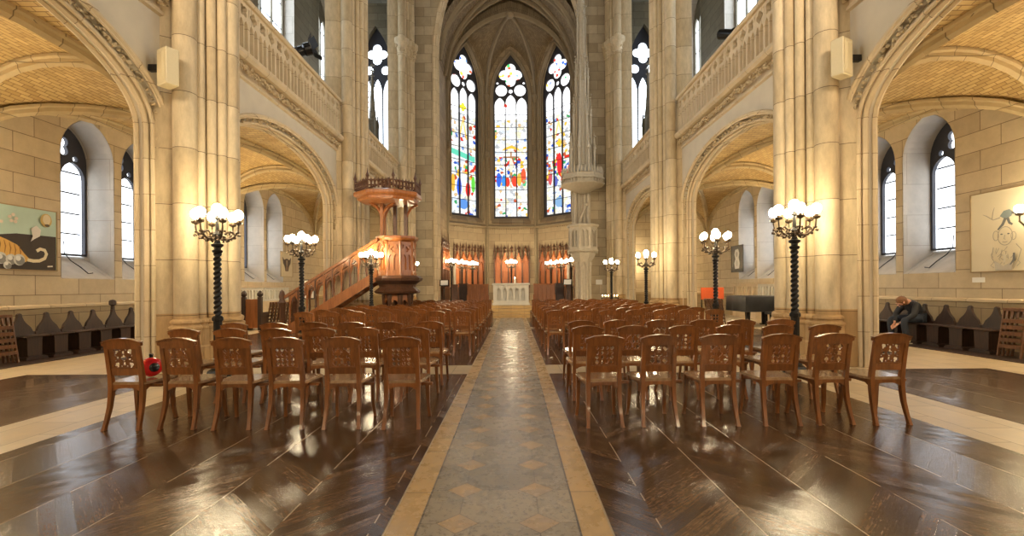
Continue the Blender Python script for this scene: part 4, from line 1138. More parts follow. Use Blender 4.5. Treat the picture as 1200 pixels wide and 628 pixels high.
# stair: stringers, treads, balusters, handrail
X0, X1 = -3.45, -.52          # relative to the pulpit
sl = (1.84 - .05) / (X1 - X0)
def zl(x): return .05 + sl * (x - X0)
for y, nm in ((-.42, 'stringer'), (.42, 'stringer')):
    m = MB().prism([(X0, 0), (X0 + .35, 0), (X1, zl(X1) - .20), (X1, zl(X1) + .12), (X0, zl(X0) + .14)], lambda u, v, w, y=y: (u, y + w, v), -.035, .035)
    obj(nm, m, 'pulpitwood', t, smooth=False)
for k in range(10):
    x = X0 + (k + .5) * (X1 - X0) / 10
    obj('tread', MB().bbox(x - .15, x + .15, -.40, .40, zl(x) - .03, zl(x) + .01, .006), 'pulpitwood', t)
for y in (-.42, .42):
    m = MB().prism([(X0, zl(X0) + 1.02), (X1, zl(X1) + 1.02), (X1, zl(X1) + 1.12), (X0, zl(X0) + 1.12)], lambda u, v, w, y=y: (u, y + w, v), -.055, .055)
    obj('handrail', m, 'pulpitwood', t, smooth=False)
    m2 = MB().lathe([(.10, 0), (.10, .9), (.12, .95), (.08, 1.05), (.10, 1.15), (.07, 1.3), (0, 1.36)], (X0 - .08, y, 0), 8)
    obj('newel_post', m2, 'pulpitdark', t)
    for k in range(11):
        x = X0 + .16 + k * .27
        z = zl(x) + .12
        m3 = MB().lathe([(.032, 0), (.032, .08), (.022, .12), (.034, .38), (.022, .60), (.034, .66), (.034, .92)], (x, y, z), 8)
        obj('baluster', m3, 'pulpitdark' if k % 2 else 'pulpitwood', t)
        m4 = MB(); zt = zl(x + .135) + .82
        v, f = plate([(x + .02, zt - .12 - .08), (x + .02, zt + .10), (x + .25, zt + .10 + .16), (x + .25, zt - .12 + .10)] + [(x + .22, zt + .03), (x + .17, zt + .10), (x + .135, zt + .12), (x + .09, zt + .06), (x + .05, zt - .05)], [], .04, lambda u, v, w, y=y: (u, y + w, v))
        obj('baluster_arch', m4.add(v, f), 'pulpitwood', t, smooth=False)

# ------------------------------------------------------------------ stall seats along the aisle walls
def make_stall(mirror=1):
    t = empty('stall_seat', cat='seat', label='x')
    # local: y along the wall, -x towards the nave
    pk = [(-.272, .48), (.272, .48), (.272, .53), (.235, .55), (.20, .63), (.17, .66), (.11, .72), (.07, .78), (.045, .85), (.04, .90), (0, .925), (-.04, .90), (-.045, .85), (-.07, .78), (-.11, .72), (-.17, .66), (-.20, .63), (-.235, .55), (-.272, .53)]
    obj('peaked_back', MB().prism(pk, lambda u, v, w: (.34 + w + (v - .5) * .08, u, v), -.025, .025), 'darkwood', t, ang=30)
    obj('seat', MB().bbox(0, .34, -.275, .275, .450, .480, .010), 'darkwood', t)
    obj('pedestal', MB().prism([(-.155, .0), (.155, 0), (.145, .08), (.15, .40), (.17, .455), (-.17, .455), (-.15, .40), (-.145, .08)], lambda u, v, w: (w, u, v), .05, .32), 'darkwood', t, smooth=False)
    obj('foot', MB().prism([(-.23, 0), (.23, 0), (.21, .05), (.15, .075), (-.15, .075), (-.21, .05)], lambda u, v, w: (w, u, v), .0, .36), 'darkwood', t, smooth=False)
    return reg(t)
sp = make_stall(); sfirst = [True]
STALL_X = 9.42
def stall(s, y, label, post=False):
    if sfirst[0]: o = sp; sfirst[0] = False
    else: o = copy_tree(sp)
    o.location = (s * STALL_X, y, .012); o.rotation_euler = (0, 0, 0 if s > 0 else PI); o['label'] = label; o['group'] = 'peaked stall seats on the %s aisle wall' % ('left' if s < 0 else 'right')
    if post:
        m = MB().box(.34, .40, -.03, .03, .60, .98).lathe([(.03, .98), (.05, 1.0), (.075, 1.02), (.075, 1.10), (.05, 1.13), (0, 1.14)], (.37, 0, 0), 8)
        obj('finial_post', m, 'darkwood', o)
for k in range(7):
    y = 9.65 + .565 * k
    if k < 6: stall(-1, y, 'dark stall seat with peaked back on the left, %s from the slatted chairs' % ORDN[k], k == 4)
    if k < 6: stall(1, y, 'dark stall seat with peaked back on the right, %s from the slatted chairs' % ORDN[k] if k != 3 else 'dark stall seat on which the bowed person sits', False)

# ------------------------------------------------------------------ slatted folding chairs
def make_slat():
    t = empty('slatted_chair', cat='chair', label='x')
    for e in (-1, 1):
        obj('frame_leg', MB().prism([(0, 0), (.035, 0), (.175, .92), (.14, .92)], lambda u, v, w, e=e: (u, e * .21 + w, v), -.014, .014), 'slatwood', t, smooth=False)
    for k in range(5):
        z = .16 + k * .12
        obj('seat_slat', MB().bbox(.002 + z * .152 - .012, .002 + z * .152 + .006, -.20, .20, z, z + .07, .004), 'slatwood', t)
    for k in range(4):
        y = -.15 + k * .1
        obj('back_slat', MB().prism([(.125, .74), (.14, .74), (.165, .88), (.15, .88)], lambda u, v, w, y=y: (u, y + w, v), -.02, .02), 'slatwood', t, smooth=False)
    obj('top_rail', MB().bbox(.128, .172, -.225, .225, .86, .92, .006), 'slatwood', t)
    return reg(t)
sl0 = make_slat(); slf = [True]
def slat(x, y, z, rz, label, group):
    if slf[0]: o = sl0; slf[0] = False
    else: o = copy_tree(sl0)
    o.location = (x, y, z); o.rotation_euler = (0, 0, rz); o['label'] = label; o['group'] = group
for side, s in SIDES:
    for k in range(4):
        slat(s * (9.40 + .07 * k), 9.06 - .02 * k, .012, 0 if s > 0 else PI, 'folded slatted chair leaning by the %s stall seats, %s from the front' % (side, ORDN[k]), 'folded chairs beside the %s stalls' % side)
# leaning folded chairs under the far aisle windows
for k in range(9): slat(-8.55 + .09 * k * 1.0, 17.0 + .03 * k, 0, R(90 + rnd.uniform(-4, 4)) * 0 + R(8), 'folded chair leaning in the left aisle row, %s from the pew end' % ORDN[k], 'folded chairs in the left aisle')
for k in range(7): slat(7.80 - .085 * k, 17.6, 0, PI - R(8), 'folded chair leaning left of the covered piano, %s from it' % ORDN[k], 'folded chairs in the right aisle')

# pew end, notice board
t = empty('pew', (-8.62, 16.1, 0), label='short wooden pew with two knobbed posts in the left aisle', cat='pew')
for e in (-1, 1):
    m = MB().bbox(e * .27 - .06, e * .27 + .06, -.07, .07, 0, 1.12, .01).lathe([(.05, 1.12), (.09, 1.16), (.10, 1.22), (.06, 1.30), (0, 1.34)], (e * .27, 0, 0), 8)
    obj('post', m, 'darkwood', t)
obj('panel', MB().bbox(-.21, .21, -.03, .03, .08, 1.05, .01), 'pulpitwood', t); obj('seat', MB().bbox(-.3, .3, .05, .5, .42, .47, .01), 'darkwood', t)
obj('end_board', MB().bbox(-.3, -.24, .05, .5, 0, .6, .01), 'darkwood', t); obj('end_board', MB().bbox(.24, .3, .05, .5, 0, .6, .01), 'darkwood', t)
t = empty('notice_board', (-7.35, 17.6, 0), label='white sheet on a dark framed stand behind the pulpit stair', cat='notice board')
obj('frame', MB().box(-.2, .2, -.01, .02, 1.0, 1.72).box(-.02, .02, 0, .03, .02, 1.0).box(-.2, .2, -.15, .15, 0, .03), 'frame', t, smooth=False)
obj('sheet', MB().box(-.17, .17, -.016, -.010, 1.04, 1.68), 'white', t, smooth=False)

# blind tracery dado under the far windows
for side, s in SIDES:
    t = empty('stone_dado', (s * (XO - .01), 17.6, .88), 0, label='pale blind tracery stone panel under the far %s aisle windows' % side, cat='stone panel')
    n = 10; d = 4.4 / n
    for part in range(2):
        hs = []
        for k in range(n // 2):
            c = (part * n // 2 + k + .5) * d
            hs += [lancet(c - .17, c - .02, .08, .36, .48, 4), lancet(c + .02, c + .17, .08, .36, .48, 4)]
        v, f = plate([(part * 2.2 + .02, 0), (part * 2.2 + 2.18, 0), (part * 2.2 + 2.18, .56), (part * 2.2 + .02, .56)], hs, .06, lambda u, v, w: (-s * (.13 + w), u, v))
        m = MB().add(v, f).box(*sorted((-s * .10, -s * .005)), part * 2.2 + .02, part * 2.2 + 2.18, 0, .56)
        obj('tracery_panel', m, 'palestone' if part == 0 or s < 0 else 'archstone', t, smooth=False)
    obj('shelf', MB().box(*sorted((-s * .22, -s * .005)), -.02, 4.44, .56, .63), 'archstone', t, smooth=False)
    obj('plinth', MB().box(*sorted((-s * .18, -s * .005)), 0, 4.42, -.88, .0), 'archstone', t, smooth=False)
EXPO = 0.85
# ------------------------------------------------------------------ paintings
def to3(s, x, y0):
    """canvas coords (u to the right as seen, v up) on an aisle wall"""
    return (lambda u, v, w: (x - s * w, y0 + (u if s < 0 else -u), v))
def picture(name, s, x, yc, zc, w, h, label, cat, fm, cm, depth=.04):
    t = empty(name, (s * x, yc, zc), label=label, cat=cat)
    fn = lambda u, v, q: (-s * q, (u if s < 0 else -u), v)
    v, f = plate([(-w / 2, -h / 2), (w / 2, -h / 2), (w / 2, h / 2), (-w / 2, h / 2)], [[(-w / 2 + .02, -h / 2 + .02), (w / 2 - .02, -h / 2 + .02), (w / 2 - .02, h / 2 - .02), (-w / 2 + .02, h / 2 - .02)]], depth, lambda a, b, c: fn(a, b, depth / 2 + c))
    obj('picture_frame', MB().add(v, f), fm, t, smooth=False)
    v, f = plate([(-w / 2 + .015, -h / 2 + .015), (w / 2 - .015, -h / 2 + .015), (w / 2 - .015, h / 2 - .015), (-w / 2 + .015, h / 2 - .015)], [], .02, lambda a, b, c: fn(a, b, .015 + c))
    cv = obj('canvas', MB().add(v, f), cm, t, smooth=False)
    lay = [0]
    def paint(nm, pts, col, rough=.7):
        key = 'paint %.2f %.2f %.2f' % col
        if key not in M: M[key] = plain(key, col, rough, 0, .1, 20)
        lay[0] += 1; q = .0265 + .0006 * lay[0]
        v, f = plate(pts, [], .001, lambda a, b, c: fn(a, b, q + c))
        obj(nm, MB().add(v, f), M[key], cv, smooth=False)
    return t, paint
def ov(cx, cz, rx, rz, n=18, a0=0): return [(cx + rx * math.cos(a0 + 2 * PI * k / n), cz + rz * math.sin(a0 + 2 * PI * k / n)) for k in range(n)]
def band(pts, w):
    L, Rr = [], []
    for i, p in enumerate(pts):
        a = Vector(pts[max(0, i - 1)]); b = Vector(pts[min(len(pts) - 1, i + 1)]); d = (b - a).normalized()
        ww = w if not isinstance(w, (list, tuple)) else w[i]
        L.append((p[0] - d.y * ww, p[1] + d.x * ww)); Rr.append((p[0] + d.y * ww, p[1] - d.x * ww))
    return L + Rr[::-1]
M['mint'] = plain('mint paint', (.42, .56, .47), .6, 0, .12, 3)
t, pt = picture('painting', -1, XO - .002, 9.88, 2.50, 2.2, 1.36, 'wide painting of an orange tiger on grey balls under a mint sky', 'painting', 'goldframe', 'mint')
# u: +1.08 is the end away from the viewer
pt('dark_ground', [(-1.07, -.66), (1.07, -.66), (1.07, .10), (.2, .09), (-.25, .02), (-1.07, .0)], (.045, .032, .022))
pt('tiger_body', [(-.75, -.40), (-.72, -.1), (-.60, .02), (-.3, .05), (.0, -.05), (.22, -.15), (.36, -.32), (.46, -.42), (.40, -.50), (-.2, -.52), (-.6, -.50)], (.68, .40, .10))
pt('tiger_head', ov(-.52, .12, .24, .22), (.66, .36, .08))
for e in (-.70, -.36): pt('tiger_ear', ov(e, .32, .06, .07, 10), (.55, .26, .06))
for k in range(9):
    x = -.55 + k * .1; z = .02 - max(0, (k - 3)) * .035
    pt('stripe', band([(x, z - .02), (x + .03, z - .14), (x + .01, z - .28)], [.006, .012, .004]), (.32, .15, .03))
pt('tiger_tail', band([(.42, -.45), (.55, -.47), (.68, -.46), (.80, -.40), (.84, -.30), (.80, -.22), (.70, -.20), (.62, -.25)], .035), (.75, .66, .45))
for k, (x, z, r) in enumerate([(-.55, -.46, .13), (-.30, -.42, .11), (-.12, -.44, .12), (.08, -.46, .11), (.24, -.46, .12), (-.42, -.57, .08), (.0, -.58, .08)]):
    pt('grey_ball', ov(x, z, r, r), (.55, .55, .50)); pt('ball_shade', ov(x + .02, z - .02, r * .75, r * .75), (.22, .22, .20)); pt('ball_light', ov(x - .02, z + .03, r * .45, r * .45), (.70, .70, .66))
for (x, z) in [(.05, .42), (.12, .47), (.18, .40), (.08, .34), (.16, .33), (-.18, .36), (-.12, .30)]: pt('blossom', ov(x, z, .04, .035, 8), (.66, .55, .45))
pt('white_bird', [(.48, .22), (.60, .30), (.70, .22), (.68, .08), (.55, .0), (.47, -.06), (.52, .06)], (.66, .62, .56))
pt('moon', ov(.82, .44, .13, .15), (.50, .36, .12)); pt('moon_face', ov(.83, .46, .09, .11), (.62, .54, .36)); pt('moon_foot', ov(.84, .33, .06, .03), (.10, .07, .03))
pt('sun_glow_shape', ov(-.90, .45, .15, .20), (.80, .74, .58))
pt('corner_mark', band([(.84, -.58), (.96, -.57)], .014), (.7, .68, .6))

M['cream'] = plain('cream paper', (.72, .64, .46), .75, 0, .05, 2)
t, pt = picture('drawing', 1, XO - .002, 10.0, 2.50, 1.42, 1.72, 'pencil drawing of a seated figure with a bird above on cream paper', 'drawing', 'goldframe', 'cream')
G = (.40, .36, .28); D = (.16, .16, .15); B = (.22, .27, .27)
pt('bird_body', [(-.06, .30), (.02, .40), (.14, .42), (.20, .36), (.18, .28), (.10, .24), (.02, .25)], B)
pt('bird_wing', band([(.18, .34), (.30, .32), (.42, .36)], [.025, .012, .005]), D)
pt('bird_wing', band([(-.05, .27), (-.2, .24), (-.34, .34), (-.42, .38)], [.012, .008, .008, .004]), G)
pt('bird_wing', band([(-.22, .25), (-.20, .40), (-.17, .50)], [.008, .01, .004]), G)
pt('bird_leg', band([(.06, .25), (.0, .12), (-.10, .02)], [.03, .028, .015]), D); pt('bird_leg', band([(.10, .25), (.14, .14), (.20, .10)], [.03, .025, .02]), D)
ring = lambda cx, cz, rx, rz, w_: band([(cx + rx * math.cos(a), cz + rz * math.sin(a)) for a in [2 * PI * k / 20 for k in range(21)]], w_)
pt('face_outline', ring(.05, -.12, .15, .19, .007), G); pt('hair_outline', ring(-.14, -.10, .06, .10, .006), G); pt('hair_outline', ring(.22, -.13, .05, .08, .006), G)
for e in (-.02, .12): pt('eye', ov(e, -.08, .026, .014, 10), D)
pt('nose', band([(.05, -.10), (.03, -.18), (.06, -.19)], .006), G); pt('mouth', band([(0, -.24), (.05, -.25), (.10, -.24)], .007), G)
for k in range(16):
    x = rnd.uniform(-.22, .30); z = rnd.uniform(-.66, -.32); pt('sketch_line', band([(x, z), (x + rnd.uniform(-.08, .08), z - .08), (x + rnd.uniform(-.1, .1), z - rnd.uniform(.1, .16))], .0055), G)
pt('arm_outline', band([(-.18, -.34), (-.22, -.55), (-.12, -.74), (.0, -.80)], .008), G); pt('arm_outline', band([(.28, -.30), (.38, -.42), (.32, -.62), (.22, -.80)], .008), G)
pt('lap_shape', [(-.16, -.62), (.02, -.74), (.20, -.66), (.20, -.83), (-.14, -.83)], (.50, .46, .38))
pt('dark_fold', band([(.24, -.48), (.24, -.62), (.16, -.72)], [.02, .03, .008]), D)
pt('hand_shape', [(.02, -.5), (.09, -.5), (.07, -.66), (.03, -.68)], (.70, .64, .50))
t = empty('label_card', (XO - .002, 10.55, 1.48), label='small white caption card on the wall below the cream drawing', cat='card')
obj('card', MB().box(-.012, .006, -.14, .14, -.055, .055), 'white', t, smooth=False)
M['parch'] = plain('parchment', (.60, .50, .32), .7, 0, .1, 5); M['pblack'] = plain('black picture ground', (.02, .018, .016), .5)
t, pt = picture('painting', -1, XO - .002, 22.1, 2.5, 1.15, 1.15, 'framed picture of a dark animal head on parchment, left aisle wall', 'painting', 'goldframe', 'parch')
pt('animal_head', [(-.42, .34), (-.25, .20), (.0, .26), (.25, .20), (.42, .34), (.36, .05), (.22, -.10), (.14, -.32), (-.14, -.32), (-.22, -.10), (-.36, .05)], (.07, .045, .03))
pt('muzzle', ov(0, -.2, .12, .12), (.20, .12, .07)); pt('blaze', [(-.05, .18), (.05, .18), (.03, -.08), (-.03, -.08)], (.40, .30, .2))
t, pt = picture('painting', 1, XO - .002, 21.9, 2.60, 1.15, 1.22, 'framed white silhouette on a black ground, right aisle wall', 'painting', 'frame', 'pblack')
pt('white_silhouette', [(-.18, .42), (.12, .44), (.22, .25), (.16, .05), (.26, -.2), (.2, -.44), (-.2, -.46), (-.28, -.2), (-.16, .0), (-.26, .2)], (.75, .73, .68))
pt('grey_detail', ov(-.02, .2, .08, .12), (.4, .38, .34)); pt('grey_detail', ov(0, -.2, .06, .14), (.5, .48, .42))

# ------------------------------------------------------------------ wall lamp at the drawing
t = empty('wall_sconce', (XO - .002, 9.28, 2.62), label='bronze scrolled wall lamp at the edge of the drawing', cat='wall lamp')
obj('back_plate', MB().lathe([(.08, -.0), (.08, .02), (.04, .03)], n=12).mesh('bp'), 'bronze', t).rotation_euler = (0, R(-90), 0)
m = MB().tube([(-.02, 0, 0), (-.12, .02, -.10), (-.28, .04, -.12), (-.38, .05, -.02), (-.38, .05, .10)], .018, 8)
m.tube([(-.15, .02, -.05), (-.2, .03, .04), (-.28, .03, .02), (-.26, .03, -.06)], .012, 6); m.lathe([(.01, .08), (.06, .10), (.07, .14), (.03, .15)], (-.38, .05, 0), 10)
obj('scroll_arm', m, 'bronze', t); obj('globe', MB().ball((-.38, .05, .22), .085, 12, 8), 'globe', t)

# ------------------------------------------------------------------ loudspeakers
for s, z, lb in ((-1, 5.02, 'cream wall loudspeaker on the left spandrel'), (1, 5.10, 'cream wall loudspeaker on the right spandrel')):
    t = empty('loudspeaker', (s * (XW - .03), 7.9, z), label=lb + ' next to the near pillar', cat='loudspeaker')
    rot = Matrix.Rotation(s * R(28), 4, 'Z')
    bm_ = MB().bbox(-.14, .14, -.10, .10, -.30, .30, .012, Matrix.Translation((-s * .30, 0, 0)) @ rot); obj('cabinet', bm_, 'speaker', t)
    f = MB()
    tr = Matrix.Translation((-s * .30, .01, 0)) @ rot @ Matrix.Diagonal((.88, 1, .92, 1))
    f.add([(-.13, -.112, -.29), (.13, -.112, -.29), (.13, -.112, .29), (-.13, -.112, .29), (-.08, -.135, -.22), (.08, -.135, -.22), (.08, -.135, .22), (-.08, -.135, .22)], [(0, 1, 5, 4), (1, 2, 6, 5), (2, 3, 7, 6), (3, 0, 4, 7), (4, 5, 6, 7), (3, 2, 1, 0)], tr)
    obj('grille', f, 'speaker', t, smooth=False)
    obj('bracket', MB().box(*sorted((-s * .22, s * .0)), -.04, .04, -.05, .05), 'iron', t, smooth=False)

# ------------------------------------------------------------------ spotlights on the galleries, pinnacles
for s, y, rz in ((-1, 14.2, R(20)), (1, 13.4, R(-60))):
    t = empty('spotlight', (s * 6.15, y, 6.22), label='black stage spotlight behind the %s gallery balustrade' % ('left' if s < 0 else 'right'), cat='spotlight')
    m = MB().tube([(0, 0, 0), (0, 0, 1.95)], .03, 8).lathe([(.25, 0), (.25, .03), (.04, .06)], n=10); obj('stand', m, 'black', t)
    tr = Matrix.Translation((0, 0, 2.15)) @ Matrix.Rotation(rz, 4, 'Z') @ Matrix.Rotation(R(90 + s * 25), 4, 'Y')
    m = MB(); q = MB().lathe([(.11, -.34), (.14, -.30), (.14, .12), (.18, .16), (.18, .34), (.15, .34), (.13, .2)], n=14); m.add(q.v, q.f, tr); obj('housing', m, 'blackgloss', t)
    m = MB().box(-.02, .02, -.2, -.17, 1.93, 2.2).box(-.02, .02, .17, .2, 1.93, 2.2).box(-.02, .02, -.2, .2, 1.91, 1.95); obj('yoke', m, 'black', t, smooth=False)
    m = MB()
    for k in range(4):
        a = k * PI / 2; c = Vector((.2 * math.cos(a), .2 * math.sin(a), .36)); e = Vector((.36 * math.cos(a), .36 * math.sin(a), .52)); n_ = Vector((-math.sin(a), math.cos(a), 0)) * .15
        m.add([c - n_, c + n_, e + n_, e - n_, c - n_ + Vector((0, 0, .01)), c + n_ + Vector((0, 0, .01)), e + n_ + Vector((0, 0, .01)), e - n_ + Vector((0, 0, .01))], [(0, 1, 2, 3), (7, 6, 5, 4), (0, 4, 5, 1), (1, 5, 6, 2), (2, 6, 7, 3), (3, 7, 4, 0)], tr)
    obj('barn_door', m, 'black', t, smooth=False)
for s in (-1, 1):
    t = empty('stone_pinnacle', (s * 7.9, 27.6, 6.22), label='slender stone pinnacle on the %s gallery before the end window' % ('left' if s < 0 else 'right'), cat='pinnacle')
    obj('base', MB().lathe([(.5, 0), (.5, 1.2), (.42, 1.3), (.40, 2.6), (.5, 2.7), (.5, 2.85), (.3, 3.0)], n=8), 'greystone', t, ang=25)
    m = MB().lathe([(.24, 3.0), (.22, 4.6), (.30, 4.7), (.2, 4.85), (0, 8.2)], n=8)
    for k in range(4):
        a = PI / 4 + k * PI / 2; m.lathe([(.08, 2.8), (.07, 4.3), (.1, 4.4), (0, 5.3)], (.34 * math.cos(a), .34 * math.sin(a), 0), 6)
    z = 4.9
    while z < 8.1:
        for k in range(4):
            a = k * PI / 2; r = .22 * (8.2 - z) / 3.3 + .05; m.blob((r * math.cos(a), r * math.sin(a), z), .06)
        z += .3
    obj('spire', m, 'greystone', t, ang=25)

# ------------------------------------------------------------------ covered piano, red board
t = empty('grand_piano', (8.62, 16.9, 0), label='grand piano under a black cloth cover in the right aisle', cat='piano')
outl = [(-.72, -.75), (.76, -.75), (.76, -.2), (.70, .35), (.42, .8), (.05, .98), (-.45, .95), (-.70, .7)]
m = MB().prism(outl, lambda u, v, w: (u, v, w), .55, 1.02); obj('cover', m, 'black', t, ang=20)
m = MB(); N_ = 96
per = []
for i in range(len(outl)):
    a = Vector(outl[i]); b = Vector(outl[(i + 1) % len(outl)])
    for k in range(12): per.append(a.lerp(b, k / 12))
n_ = len(per); vv = []; ff = []
for lv, (z, o_, amp) in enumerate(((1.025, .0, 0), (1.0, .03, 0), (.75, .045, .02), (.5, .055, .035))):
    for i, p in enumerate(per):
        q = p * (1 + (o_ + amp * math.sin(i * 1.35)) / p.length); vv.append((q.x, q.y, z))
for l in range(3):
    for i in range(n_): ff.append((l * n_ + i, l * n_ + (i + 1) % n_, (l + 1) * n_ + (i + 1) % n_, (l + 1) * n_ + i))
ff.append(tuple(range(n_))); m.add(vv, ff); obj('cloth_drape', m, 'black', t, ang=60)
for (x, y) in ((-.55, -.55), (.6, -.55), (0, .7)):
    obj('leg', MB().lathe([(.07, 0), (.05, .04), (.06, .3), (.08, .6)], (x, y, 0), 10), 'blackgloss', t)
obj('pedal_lyre', MB().box(-.02, .06, -.45, -.38, .08, .6).box(.08, .16, -.45, -.38, .08, .6).box(-.08, .2, -.5, -.36, .05, .1), 'blackgloss', t, smooth=False)
t = empty('piano_bench', (8.75, 15.75, 0), label='dark padded piano bench in front of the covered piano', cat='bench')
obj('cushion', MB().bbox(-.36, .36, -.18, .18, .44, .52, .02), 'black', t)
for sx in (-1, 1):
    for sy in (-1, 1): obj('leg', MB().bbox(sx * .32 - .025, sx * .32 + .025, sy * .14 - .025, sy * .14 + .025, 0, .45, .004), 'blackgloss', t)
t = empty('red_screen', (7.78, 18.6, 0), label='red cloth display board behind the folded chairs, right aisle', cat='display board')
obj('cloth_panel', MB().bbox(-.44, .44, -.02, .02, .86, 1.32, .006), 'redcloth', t)
for e in (-1, 1):
    obj('post', MB().box(e * .40 - .02, e * .40 + .02, .02, .05, 0, 1.25), 'iron', t, smooth=False); obj('foot', MB().box(e * .40 - .02, e * .40 + .02, -.2, .24, 0, .03), 'iron', t, smooth=False)
t = empty('wall_notice', (4.72, 25.975, 1.62), label='white paper notice on the pale wall right of the stone pulpit', cat='notice')
obj('paper', MB().box(-.17, .17, -.01, .015, -.13, .13), 'white', t, smooth=False)
t = empty('votive_stand', (4.88, 23.9, 0), label='low table of small lit votive candles right of the stone pulpit', cat='candle stand')
obj('table_top', MB().bbox(-.42, .42, -.2, .2, .80, .84, .01), 'iron', t)
for e in (-1, 1): obj('leg', MB().box(e * .4 - .02, e * .4 + .02, -.02, .02, 0, .8), 'iron', t, smooth=False)
for k in range(6):
    x = -.36 + .145 * k
    c = empty('votive_candle', (4.88 + x, 23.9, .842), label='votive candle on the low stand right of the stone pulpit', cat='candle', group='votive candles')
    obj('wax', MB().lathe([(.028, 0), (.028, .07), (.01, .075)], n=8), 'candle', c); obj('flame', MB().ball((0, 0, .095), .013, 6, 5, (1, 1, 2)), 'flame', c)

# ------------------------------------------------------------------ red ball on the front left chair
t = empty('red_ball', (-3.735, 5.12, .471), label='glossy red ball with a black round patch on the front left seat', cat='ball')
obj('shell', MB().ball((0, 0, .105), .105, 24, 16, (1, 1, .98)), 'redgloss', t)
nv = Vector((.80, -.58, .04)).normalized(); rq = nv.to_track_quat('Z', 'Y').to_matrix().to_4x4()
m = MB(); q = MB().lathe([(.048, 0), (.046, .008), (.03, .013), (.0, .014)], n=18); m.add(q.v, q.f, Matrix.Translation(Vector((0, 0, .105)) + nv * .092) @ rq); obj('black_patch', m, 'blackgloss', t)
obj('knob', MB().lathe([(.02, .198), (.016, .22), (.02, .23), (.018, .245), (0, .25)], n=10), 'blackgloss', t)

# ------------------------------------------------------------------ seated person
def skin_mesh(name, joints, edges, root=0, sub=2):
    me = bpy.data.meshes.new(name); me.from_pydata([j[:3] for j in joints], edges, []); me.update()
    o = bpy.data.objects.new(name, me); COL.objects.link(o)
    md = o.modifiers.new('s', 'SKIN'); md.use_smooth_shade = True; md.branch_smoothing = .6
    for i, j in enumerate(joints):
        r = j[3]; me.skin_vertices[0].data[i].radius = r if isinstance(r, tuple) else (r, r)
    me.skin_vertices[0].data[root].use_root = True
    sb = o.modifiers.new('b', 'SUBSURF'); sb.levels = sub; sb.render_levels = sub
    dg = bpy.context.evaluated_depsgraph_get()
    res = bpy.data.meshes.new_from_object(o.evaluated_get(dg)); bpy.data.objects.remove(o)
    res.polygons.foreach_set('use_smooth', [True] * len(res.polygons)); res.name = name
    return res
MX, MY = 9.50, 11.35     # seat position; faces -x
t = empty('person', (MX, MY, .012), label='person in black jacket and dark jeans, bowed forward on the stall seat', cat='person')
# local coords: -x forward, -y the side nearer to the viewer, z up
PEL = (.12, 0, .56)
J = dict(pel=(.13, 0, .60, .10), ab=(.08, 0, .74, .105), ch=(-.02, 0, .88, .085), nk0=(-.10, 0, .985, .075), nk=(-.16, 0, 1.015, .058), hd=(-.24, 0, .995, .09), hd2=(-.29, 0, .935, .075), ch2=(-.305, 0, .895, .045),
         sl=(-.06, -.16, .915, .034), el=(-.18, -.25, .66, .034), wl=(-.36, -.07, .47, .028),
         sr=(-.06, .16, .915, .034), er=(-.20, .25, .66, .034), wr=(-.37, .06, .46, .028),
         hl=(.08, -.10, .585, .065), kl=(-.32, -.15, .545, .045), al=(-.24, -.14, .12, .042), tl=(-.38, -.15, .045, .035),
         hr=(.08, .10, .585, .065), kr=(-.34, .22, .555, .045), ar=(-.30, .22, .12, .042), tr=(-.44, .23, .045, .035))
names = list(J); ix = {n: i for i, n in enumerate(names)}
E = [('pel', 'ab'), ('ab', 'ch'), ('ch', 'nk0'), ('nk0', 'nk'), ('nk', 'hd'), ('hd', 'hd2'), ('hd2', 'ch2'), ('ch', 'sl'), ('sl', 'el'), ('el', 'wl'), ('ch', 'sr'), ('sr', 'er'), ('er', 'wr'),
     ('pel', 'hl'), ('hl', 'kl'), ('kl', 'al'), ('al', 'tl'), ('pel', 'hr'), ('hr', 'kr'), ('kr', 'ar'), ('ar', 'tr')]
joints = [J[n] for n in names]; edges = [(ix[a], ix[b]) for a, b in E]
# hands: palm and five fingers each, loosely clasped
mb = MB()
body = skin_mesh('body', joints, edges, 0)
mb.add([tuple(v.co) for v in body.vertices], [tuple(p.vertices) for p in body.polygons])
for w_, sd in (('wl', 1), ('wr', -1)):
    wx, wy, wz, _ = J[w_]
    hj = [(wx, wy, wz, .027), (wx - .045, wy + sd * .012, wz - .035, (.036, .020)), (wx - .085, wy + sd * .02, wz - .065, (.036, .018))]; he = [(0, 1), (1, 2)]
    for k in range(4):
        L = (.062, .072, .068, .054)[k]; off = (-.024 + .016 * k)
        i0 = len(hj); bx_, by_, bz_ = wx - .088, wy + sd * .02 + off * .5, wz - .066 + off * .75
        hj += [(bx_, by_, bz_, .0095), (bx_ - L * .45, by_ + sd * L * .30, bz_ - L * .35, .0090), (bx_ - L * .5, by_ + sd * L * .75, bz_ - L * .75, .0075)]
        he += [(2, i0), (i0, i0 + 1), (i0 + 1, i0 + 2)]
    i0 = len(hj); hj += [(wx - .05, wy + sd * .035, wz - .005, .012), (wx - .085, wy + sd * .055, wz - .012, .0105), (wx - .112, wy + sd * .060, wz - .035, .009)]; he += [(1, i0), (i0, i0 + 1), (i0 + 1, i0 + 2)]
    h = skin_mesh('hand', hj, he, 0, 1); mb.add([tuple(v.co) for v in h.vertices], [tuple(p.vertices) for p in h.polygons])
